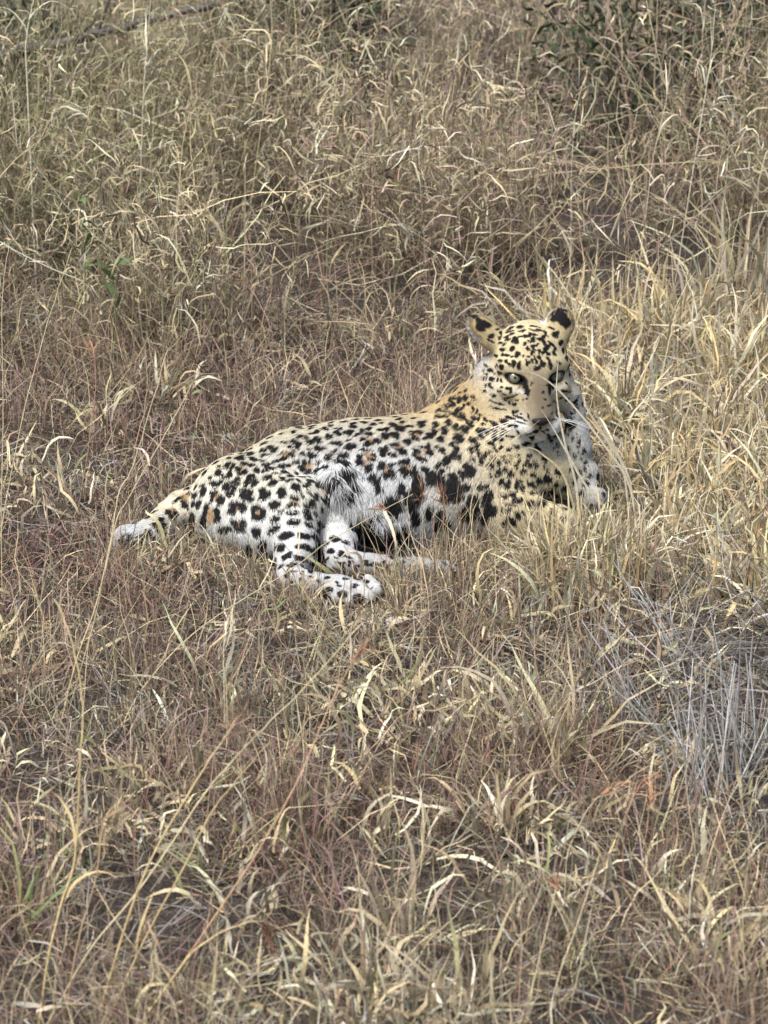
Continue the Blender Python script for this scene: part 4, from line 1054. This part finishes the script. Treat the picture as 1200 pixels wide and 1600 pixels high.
# ---- stalks of the tall stand behind
for lab, px, r, lv in [
    ('tall yellow stalk standing in the upper left of the background grass', [(390, 330), (405, 220), (418, 130), (425, 50), (422, -10)], .0022, 5),
    ('thin yellow stalk leaning left in the upper middle of the background', [(515, 290), (520, 170), (508, 120), (490, 75), (470, 45)], .0016, 4),
    ('pale stalk with tattered leaves in the upper left, beside dark gaps', [(222, 210), (224, 150), (228, 90), (236, 0)], .0020, 6),
    ('dark stemmed stalk with curled pale leaves above the head', [(892, 370), (893, 270), (898, 190), (905, 150), (915, 120)], .0018, 6),
    ('straight pale stalk at the upper right edge of the background', [(1100, 160), (1108, 110), (1114, 60), (1117, 10)], .0018, 2),
    ('slanting pale stalk across the right part of the background', [(1190, 320), (1160, 270), (1142, 230), (1120, 185), (1100, 150)], .0020, 3),
    ('wide pale leaved stalk at the top left corner with drooping blades', [(42, 120), (40, 75), (46, 30), (55, -10)], .0026, 5),
    ('leafy stalk leaning left beside the yellow one, upper left', [(355, 400), (340, 300), (318, 220), (300, 150), (292, 110)], .0017, 5),
    ('thin grey stalk rising in the middle of the background', [(660, 330), (655, 250), (662, 170), (650, 90)], .0015, 5),
    ('two toned stalk with curled leaves in the right background', [(1010, 330), (1020, 250), (1040, 160), (1048, 90)], .0016, 6)]:
    stalk(lab, px, y0=1.75 + U(0, .5), lean=.05, r=r, col=STRAW if 'yellow' in lab else PALESTRAW * .9, leaves=lv, leaf_w=.006, h0=1)

# ---- straw crossing the face, rooted in the clump on the right
def crossing(label, px, y, width, col=PALESTRAW, tw=(0, .5), dy=0.0):
    pts = [np.array(at_y(u, v, y + dy * i / (len(px) - 1))) for i, (u, v) in enumerate(px)]
    base = pts[0].copy(); base[2] = float(hgt(base[0], base[1])); base[0] += .02; base[1] -= .01
    pts = [base] + pts
    root = empty('bent_straw', base); tag(root, label, 'straw')
    path_blade('leaf', root, smooth_path(pts, 30), width * .82, col, tw)
crossing('straw blade bent across the brow, its tip at the left eye', [(985, 765), (940, 690), (878, 615), (833, 583), (783, 580)], -.20, .0058)
crossing('upright pale blade standing before the right eye', [(900, 760), (882, 690), (870, 620), (872, 562)], -.17, .0060)
crossing('broad pale blade slanting across the nose tip', [(960, 815), (915, 758), (884, 704), (866, 672), (846, 640)], -.20, .0068)
crossing('curled white blade beside the right cheek', [(985, 755), (950, 690), (918, 640), (911, 618), (896, 604), (881, 600)], -.19, .0068, PALESTRAW * 1.05, (0, 1.4))
crossing('bent white blade right of the chin', [(975, 740), (950, 680), (925, 640), (912, 642), (898, 664), (868, 676)], -.14, .0060, PALESTRAW, (.2, 1.2))
crossing('thin straw lying across the chin and shoulder', [(735, 800), (752, 745), (787, 700), (843, 657)], -.24, .003, STRAW)
crossing('folded straw blade over the shoulder, brown at its bend', [(778, 838), (781, 790), (778, 760), (764, 734), (744, 722)], -.25, .0060, STRAW * .95)
crossing('broad blade arching over the upper foreleg', [(900, 810), (880, 742), (850, 712), (824, 700), (790, 724)], -.24, .0060, STRAW)

# ---- leafy tufts that stand out
PA = [STRAW, PALESTRAW, BUFF]
for lab, px, nb, nf, ln, wd, pal, w, kw in [
    ('broad leaved pale tuft in the lower middle, its blades splayed', (650, 1345), 14, 20, (.10, .22), (.006, .011), PA, [3, 3, 2], {}),
    ('tall leafy tuft between the forelegs and the grey brush', (880, 1170), 16, 24, (.16, .36), (.005, .010), PA, [3, 2, 2], dict(bend=(.1, 1.2), el=(1.0, 1.55))),
    ('arching pale tuft in the lower right corner', (1110, 1510), 14, 24, (.14, .28), (.005, .010), PA, [3, 3, 2], dict(bend=(1.0, 2.6))),
    ('drooping leafy tuft left of centre below the haunch', (325, 1075), 12, 26, (.10, .22), (.005, .009), PA, [2, 3, 2], dict(bend=(.8, 2.4))),
    ('greenish tuft at the left edge near the bottom', (20, 1450), 10, 24, (.10, .24), (.004, .008), [OLIVE, GREEN * 1.3, BUFF, PALESTRAW], [3, 1, 2, 1], {}),
    ('small green tufted shoot in the lower left', (105, 1345), 7, 12, (.06, .15), (.004, .007), [OLIVE, GREEN * 1.3], [2, 1], {}),
    ('pale green leafy shoot at the lower centre left', (340, 1400), 7, 6, (.06, .13), (.007, .011), [OLIVE * 1.5, PALESTRAW * .8], [2, 1], dict(el=(1.1, 1.5), bend=(.1, .8))),
    ('pale green shoot with upright blades, below the rust red stalk', (438, 1340), 6, 6, (.06, .13), (.007, .010), [OLIVE * 1.5, PALESTRAW * .8], [2, 1], dict(el=(1.2, 1.5), bend=(.1, .6))),
    ('wide leaved straw tuft under the lower middle one', (630, 1480), 14, 18, (.10, .24), (.006, .011), PA, [3, 2, 2], {}),
    ('pale upright tuft just in front of the hind paw', (590, 1035), 9, 16, (.06, .15), (.004, .008), [PALESTRAW, STRAW, SALMON * .6 + STRAW * .4], [3, 2, 1], dict(el=(1.0, 1.5), bend=(0, .9))),
    ('broad leaved tuft halfway between hind paw and bottom edge', (745, 1150), 13, 20, (.09, .20), (.005, .010), PA, [3, 2, 3], {}),
    ('curling straw tuft right of the lower middle one', (760, 1290), 13, 20, (.10, .22), (.006, .010), PA, [3, 2, 2], dict(bend=(.6, 2.4))),
    ('tall bright straw tuft at the right edge above the head', (1160, 480), 30, 50, (.24, .46), (.007, .012), [STRAW, PALESTRAW], [3, 2], dict(el=(1.1, 1.55), bend=(0, 1.0), spread=.05)),
    ('bright straw tuft right of the ear, with stiff upright blades', (985, 555), 22, 40, (.16, .32), (.006, .010), [STRAW, PALESTRAW], [3, 2], dict(el=(1.0, 1.5), bend=(0, 1.2), spread=.04)),
    ('bright straw tuft between the ear tuft and the right edge', (1065, 530), 22, 40, (.16, .34), (.006, .010), [STRAW, PALESTRAW], [3, 2], dict(el=(1.0, 1.5), bend=(0, 1.3), spread=.04)),
    ('leafy straw tuft in front of the chest and forepaw', (945, 898), 26, 110, (.09, .25), (.005, .009), PA, [4, 2, 2], dict(spread=.05)),
    ('straw tuft hiding the foreleg, left of the chest tuft', (872, 902), 24, 110, (.07, .18), (.004, .008), PA, [3, 2, 2], dict(spread=.05)),
    ('broad leaved straw tuft right of the cheek, bending over', (965, 660), 18, 40, (.10, .24), (.006, .010), [STRAW, PALESTRAW], [3, 2], dict(spread=.05, bend=(.4, 2.0))),
    ('pale broad leaved tuft at the right edge level with the face', (1120, 650), 18, 40, (.10, .26), (.006, .011), [STRAW, PALESTRAW], [2, 3], dict(spread=.06, bend=(.2, 2.0))),
    ('golden straw tuft between the forepaw and the right edge', (1030, 740), 18, 50, (.10, .24), (.005, .010), [STRAW, STRAW * np.array((1, .9, .7)), PALESTRAW], [3, 2, 2], dict(spread=.06)),
    ('straw tuft right of the chest tuft, with blades leaning over the forepaw', (1000, 880), 22, 70, (.10, .24), (.005, .009), PA, [4, 2, 2], dict(spread=.05)),
    ('tangled straw tuft at the right edge level with the belly', (1085, 820), 14, 40, (.12, .26), (.005, .009), PA, [3, 2, 2], dict(spread=.06)),
    ('pale stubbly tuft behind the shoulders', (655, 668), 12, 20, (.07, .15), (.004, .008), [PALESTRAW, STRAW], [2, 3], dict(el=(.6, 1.4), bend=(0, 1.2), base=(.055, .36, 0))),
    ('pale stubbly tuft behind the middle of the back', (540, 660), 9, 16, (.06, .13), (.003, .007), [PALESTRAW, STRAW, BUFF], [2, 3, 2], dict(el=(.5, 1.3), bend=(0, 1.2), base=(-.08, .38, 0))),
    ('reddish tuft left of the rump', (150, 800), 9, 50, (.08, .18), (.003, .005), [RUSSET, PLUM, BUFF], [2, 3, 1], dict(spread=.05)),
    ('reddish brown tuft with a dark hollow, above the lower middle', (500, 1270), 8, 60, (.10, .22), (.003, .005), [RUSSET, PLUM, DUN], [2, 2, 2], dict(spread=.04, bend=(.6, 2.0))),
    ('straw tuft at the bottom edge right of centre', (740, 1590), 12, 30, (.10, .24), (.005, .009), PA, [3, 2, 3], {}),
    ('pale splayed tuft at the bottom edge left of centre', (560, 1560), 12, 20, (.10, .20), (.005, .009), PA, [2, 3, 2], {})]:
    tuft('grass_tuft', lab, 'grass tuft', px, nb, nf, ln, wd, pal, w, **kw)

# ---- dead grey brush, stiff straight stems
def dead_brush(label, px, n, ln, leanx):
    g = np.array(on_ground(*px)); root = empty('dead_brush', g); tag(root, label, 'dead grass')
    for k in range(n):
        o = rng.normal(0, .035, 2); q = np.array((g[0] + o[0], g[1] + o[1], 0.0)); q[2] = float(hgt(q[0], q[1]))
        d = np.array((leanx + rng.normal(0, .32), rng.normal(.05, .25), 1.0)); d /= np.linalg.norm(d); L_ = U(*ln)
        bend = rng.normal(0, .10, 3)
        pts = [q + d * L_ * s + bend * L_ * s * s * .6 for s in np.linspace(0, 1, 6)]
        pts = [np.array((p[0], p[1], max(p[2], float(hgt(p[0], p[1])) + .003))) for p in pts]
        V, F = tube(pts, U(.0014, .0024) * np.linspace(1, .5, 6), 4)
        mesh_from('stem', V, F, M_STEM, np.tile(pick(1, [ASH, ASH * 1.15, GREY], [3, 2, 1])[0], (len(V), 1)), parent=root)
dead_brush('largest dead grey brush, stiff pale stems fanning up, right foreground', (1110, 1240), 46, (.10, .34), -.12)
dead_brush('smaller dead grey brush against the right edge', (1190, 1200), 26, (.08, .24), .10)
dead_brush('sparse dead grey stems above the largest brush', (1075, 1040), 16, (.08, .24), -.25)
dead_brush('leaning dead grey stems left of the largest brush', (1000, 1150), 12, (.12, .30), -.45)

# ---- green weeds in the left background
def weed(label, px, y, h, leaves):
    b = at_y(px[0], px[1], y); b.z = float(hgt(b.x, b.y)); root = empty('green_weed', b); tag(root, label, 'weed')
    b = np.array(b); top = np.array(at_y(px[0], px[1], y))
    pts = smooth_path([b, b + (top - b) * .5 + np.array((.01, 0, 0)), top], 9)
    V, F = tube(pts, np.linspace(.0022, .001, 9), 5); mesh_from('stem', V, F, M_STEM, np.tile(GREEN * 1.1, (len(V), 1)), parent=root)
    for k in range(leaves):
        one_blade('leaf', root, pts[int(4 + k * 4 / leaves)], U(0, 6.28), U(.2, 1.2), U(.05, .085), U(.016, .024), U(.4, 1.4), rng.normal(0, .3), (U(-.4, .4), .3), GREEN * U(.6, .9), tipw=.05)
weed('small green weed with broad leaves in the left background, upper one', (122, 282), 1.28, .2, 5)
weed('small green weed with broad leaves in the left background, lower one', (172, 392), 1.22, .2, 4)

# ---- dark shrubs and a fallen branch at the top
def shrub(label, base, R, n, leafw, pal, w, nb=7):
    root = empty('shrub', base); tag(root, label, 'shrub')
    b = np.array(base)
    for k in range(nb):
        d = np.array((rng.normal(0, .45), rng.normal(0, .35), 1)); d /= np.linalg.norm(d)
        p = [b + d * R[2] * 1.5 * s + rng.normal(0, .012, 3) * s for s in np.linspace(0, 1, 6)]
        V, F = tube(p, np.linspace(.010, .003, 6), 6); mesh_from('branch', V, F, M_STEM, np.tile(np.array((.13, .11, .09)), (len(V), 1)), parent=root)
    q = rng.normal(0, 1, (n, 3)); q /= np.linalg.norm(q, axis=1)[:, None]
    q = b + np.array((0, 0, R[2] * .8)) + q * (rng.random(n) ** .45)[:, None] * np.array(R) * (.75 + .5 * fnoise(q, 2.2, 1.0))[:, None]
    keep = q[:, 2] > .02; q = q[keep]; n = len(q)
    B = Blades()
    B.add(q, avoid=False, az=U(0, 6.28, n), el=U(-.4, .9, n), length=U(.03, .07, n), width=leafw * U(.7, 1.3, n), bend=U(0, 1.2, n), wander=rng.normal(0, .3, n), twist=np.column_stack([U(0, 6, n), rng.normal(0, .5, n)]), col=pick(n, pal, w, .2), segs=3, base_dark=1, minz=False)
    tag(B.build('leaves', None, root), kind='stuff')
DK = [np.array((.045, .065, .03)), np.array((.075, .095, .045)), np.array((.09, .08, .055))]
b = at_y(30, 60, 2.9); shrub('dark green shrub behind the grass in the top left corner', (b.x - .12, 3.3, 0), (.28, .28, .34), 900, .012, DK, [3, 2, 2])
b = at_y(960, 20, 3.4); shrub('dark green shrub behind the grass at the top right', (b.x, 3.4, 0), (.34, .30, .40), 900, .012, DK, [3, 2, 2])
b = at_y(1160, 20, 3.5); shrub('low dark shrub behind the grass in the top right corner', (b.x, 3.5, 0), (.30, .30, .34), 1600, .013, DK, [3, 1, 2])
b = at_y(480, 0, 3.7); shrub('dark shrub just showing behind the grass at the top, left of centre', (b.x, 3.7, 0), (.35, .3, .40), 1600, .013, DK, [3, 2, 2])

def branch_thing(name, label, cat, pts, radii, col, twigs=0):
    root = empty(name, pts[0]); tag(root, label, cat)
    p = smooth_path(pts, 26); s = np.linspace(0, 1, 26); r = np.interp(s, np.linspace(0, 1, len(radii)), radii) * (1 + .12 * np.sin(s * 41))
    p = p + rng.normal(0, .003, p.shape)
    V, F = tube(p, r, 9); V = V + rng.normal(0, .0012, V.shape)
    mesh_from('wood', V, F, M_STEM, np.tile(np.array(col), (len(V), 1)) * np.repeat(U(.75, 1.2, 26), 9)[:, None], parent=root)
    for k in range(twigs):
        i = int(U(4, 24)); d = rng.normal(0, 1, 3); d[2] = abs(d[2]); d /= np.linalg.norm(d)
        q = [p[i] + d * .22 * t + rng.normal(0, .006, 3) * t for t in np.linspace(0, 1, 6)]
        V, F = tube(q, np.linspace(.006, .002, 6), 5); mesh_from('twig', V, F, M_STEM, np.tile(np.array(col) * .9, (len(V), 1)), parent=root)
branch_thing('fallen_branch', 'grey fallen branch lying in the grass in the top left corner', 'branch', [Vector((-2.15, 3.0, .0)), at_y(-30, 100, 3.1), at_y(70, 72, 3.15), at_y(190, 42, 3.2), at_y(345, 2, 3.25)], [.024, .020, .018, .014, .010], (.11, .10, .09), 5)
g1, g2, g3 = on_ground(1110, 905), on_ground(1045, 850), on_ground(985, 770)
up = Vector((0, 0, .05))
branch_thing('dry_twig', 'thin dark twig leaning in the grass above the grey brush', 'twig', [g1, g2 + up, g3 + up * 2.4], [.004, .0035, .0015], (.10, .075, .065), 1)
g1, g2 = on_ground(1205, 800), on_ground(1130, 745)
branch_thing('dry_twig', 'thin dark twig at the right edge level with the forepaw', 'twig', [g1 + up * .4, (g1 + g2) / 2 + up * 1.3, g2 + up * 2.2], [.003, .0028, .0015], (.10, .075, .065), 0)

# ---- small things on the ground
def pebble(name, label, cat, p, r, col, flat):
    bm = bmesh.new(); bmesh.ops.create_icosphere(bm, subdivisions=3, radius=1)
    for v in bm.verts:
        k = 1 + .16 * math.sin(v.co.x * 3 + v.co.y * 2) + .10 * math.sin(v.co.z * 5 + v.co.x * 4)
        v.co = Vector((v.co.x * r * k, v.co.y * r * .8 * k, v.co.z * r * flat * k))
    me = bpy.data.meshes.new(name); bm.to_mesh(me); bm.free()
    for pl in me.polygons: pl.use_smooth = True
    me.materials.append(flat_material(name + '_surface', col, .85, .2))
    o = bpy.data.objects.new(name, me); COL.objects.link(o); o.location = p; o.rotation_euler = (.15, .1, .6)
    tag(o, label, cat)
p = on_ground(209, 868); pebble('stone', 'small tan stone lying beside the tip of the tail', 'stone', (p.x, p.y, .012), .016, (.36, .27, .18), .7)
p = on_ground(362, 694); pebble('stone', 'flat pale grey stone behind the rump', 'stone', (p.x, p.y, .012), .028, (.42, .41, .39), .4)
p = np.array(on_ground(612, 984))
root = empty('fallen_leaf', p); tag(root, 'curled pinkish white fallen leaf below the hind paw', 'leaf')
one_blade('leaf_blade', root, p + np.array((-.012, 0, .012)), .5, .5, .045, .024, .9, .2, (.2, .4), np.array((.60, .50, .50)), tipw=.08)

# thin low fringe of grass along the belly, legs and tail
def fringe():
    B = Blades(); m = 7600
    uu = np.concatenate([U(170, 960, m - 2800), U(165, 250, 400), U(590, 730, 900), U(800, 1000, 1500)]); bot = np.interp(uu, [170, 240, 330, 430, 470, 600, 690, 760, 860, 960], [868, 872, 884, 915, 955, 955, 915, 892, 898, 890])
    vv = bot + rng.normal(0, 16, m) - 6
    d = np.array([on_ground(a, b_) for a, b_ in zip(uu, vv)])
    B.add(d, az=U(0, 6.28, m), el=U(.3, 1.5, m), length=U(.03, .11, m), width=U(.0015, .0042, m), bend=U(.1, 2.0, m), wander=rng.normal(0, .6, m), twist=np.column_stack([U(0, 6.28, m), rng.normal(0, 1, m)]), col=pick(m, [BUFF, STRAW, DUN, PALESTRAW, PLUM, GREY], [3, 3, 2, 1.5, 1.2, 1.2]), segs=5, base_dark=.75)
    m = 1500                                            # taller straw standing before the foreleg and chest
    d = np.array([on_ground(a, b_) for a, b_ in zip(U(835, 1000, m), U(890, 945, m))])
    B.add(d, az=U(0, 6.28, m), el=U(.9, 1.5, m), length=U(.09, .21, m), width=U(.003, .0085, m), bend=U(0, 1.7, m), wander=rng.normal(0, .5, m), twist=np.column_stack([U(0, 6.28, m), rng.normal(0, 1, m)]), col=pick(m, [STRAW, PALESTRAW, BUFF, DUN], [4, 3, 2, 1]), segs=6, base_dark=.75)
    tag(B.build('fringe_grass'), kind='stuff')
fringe()
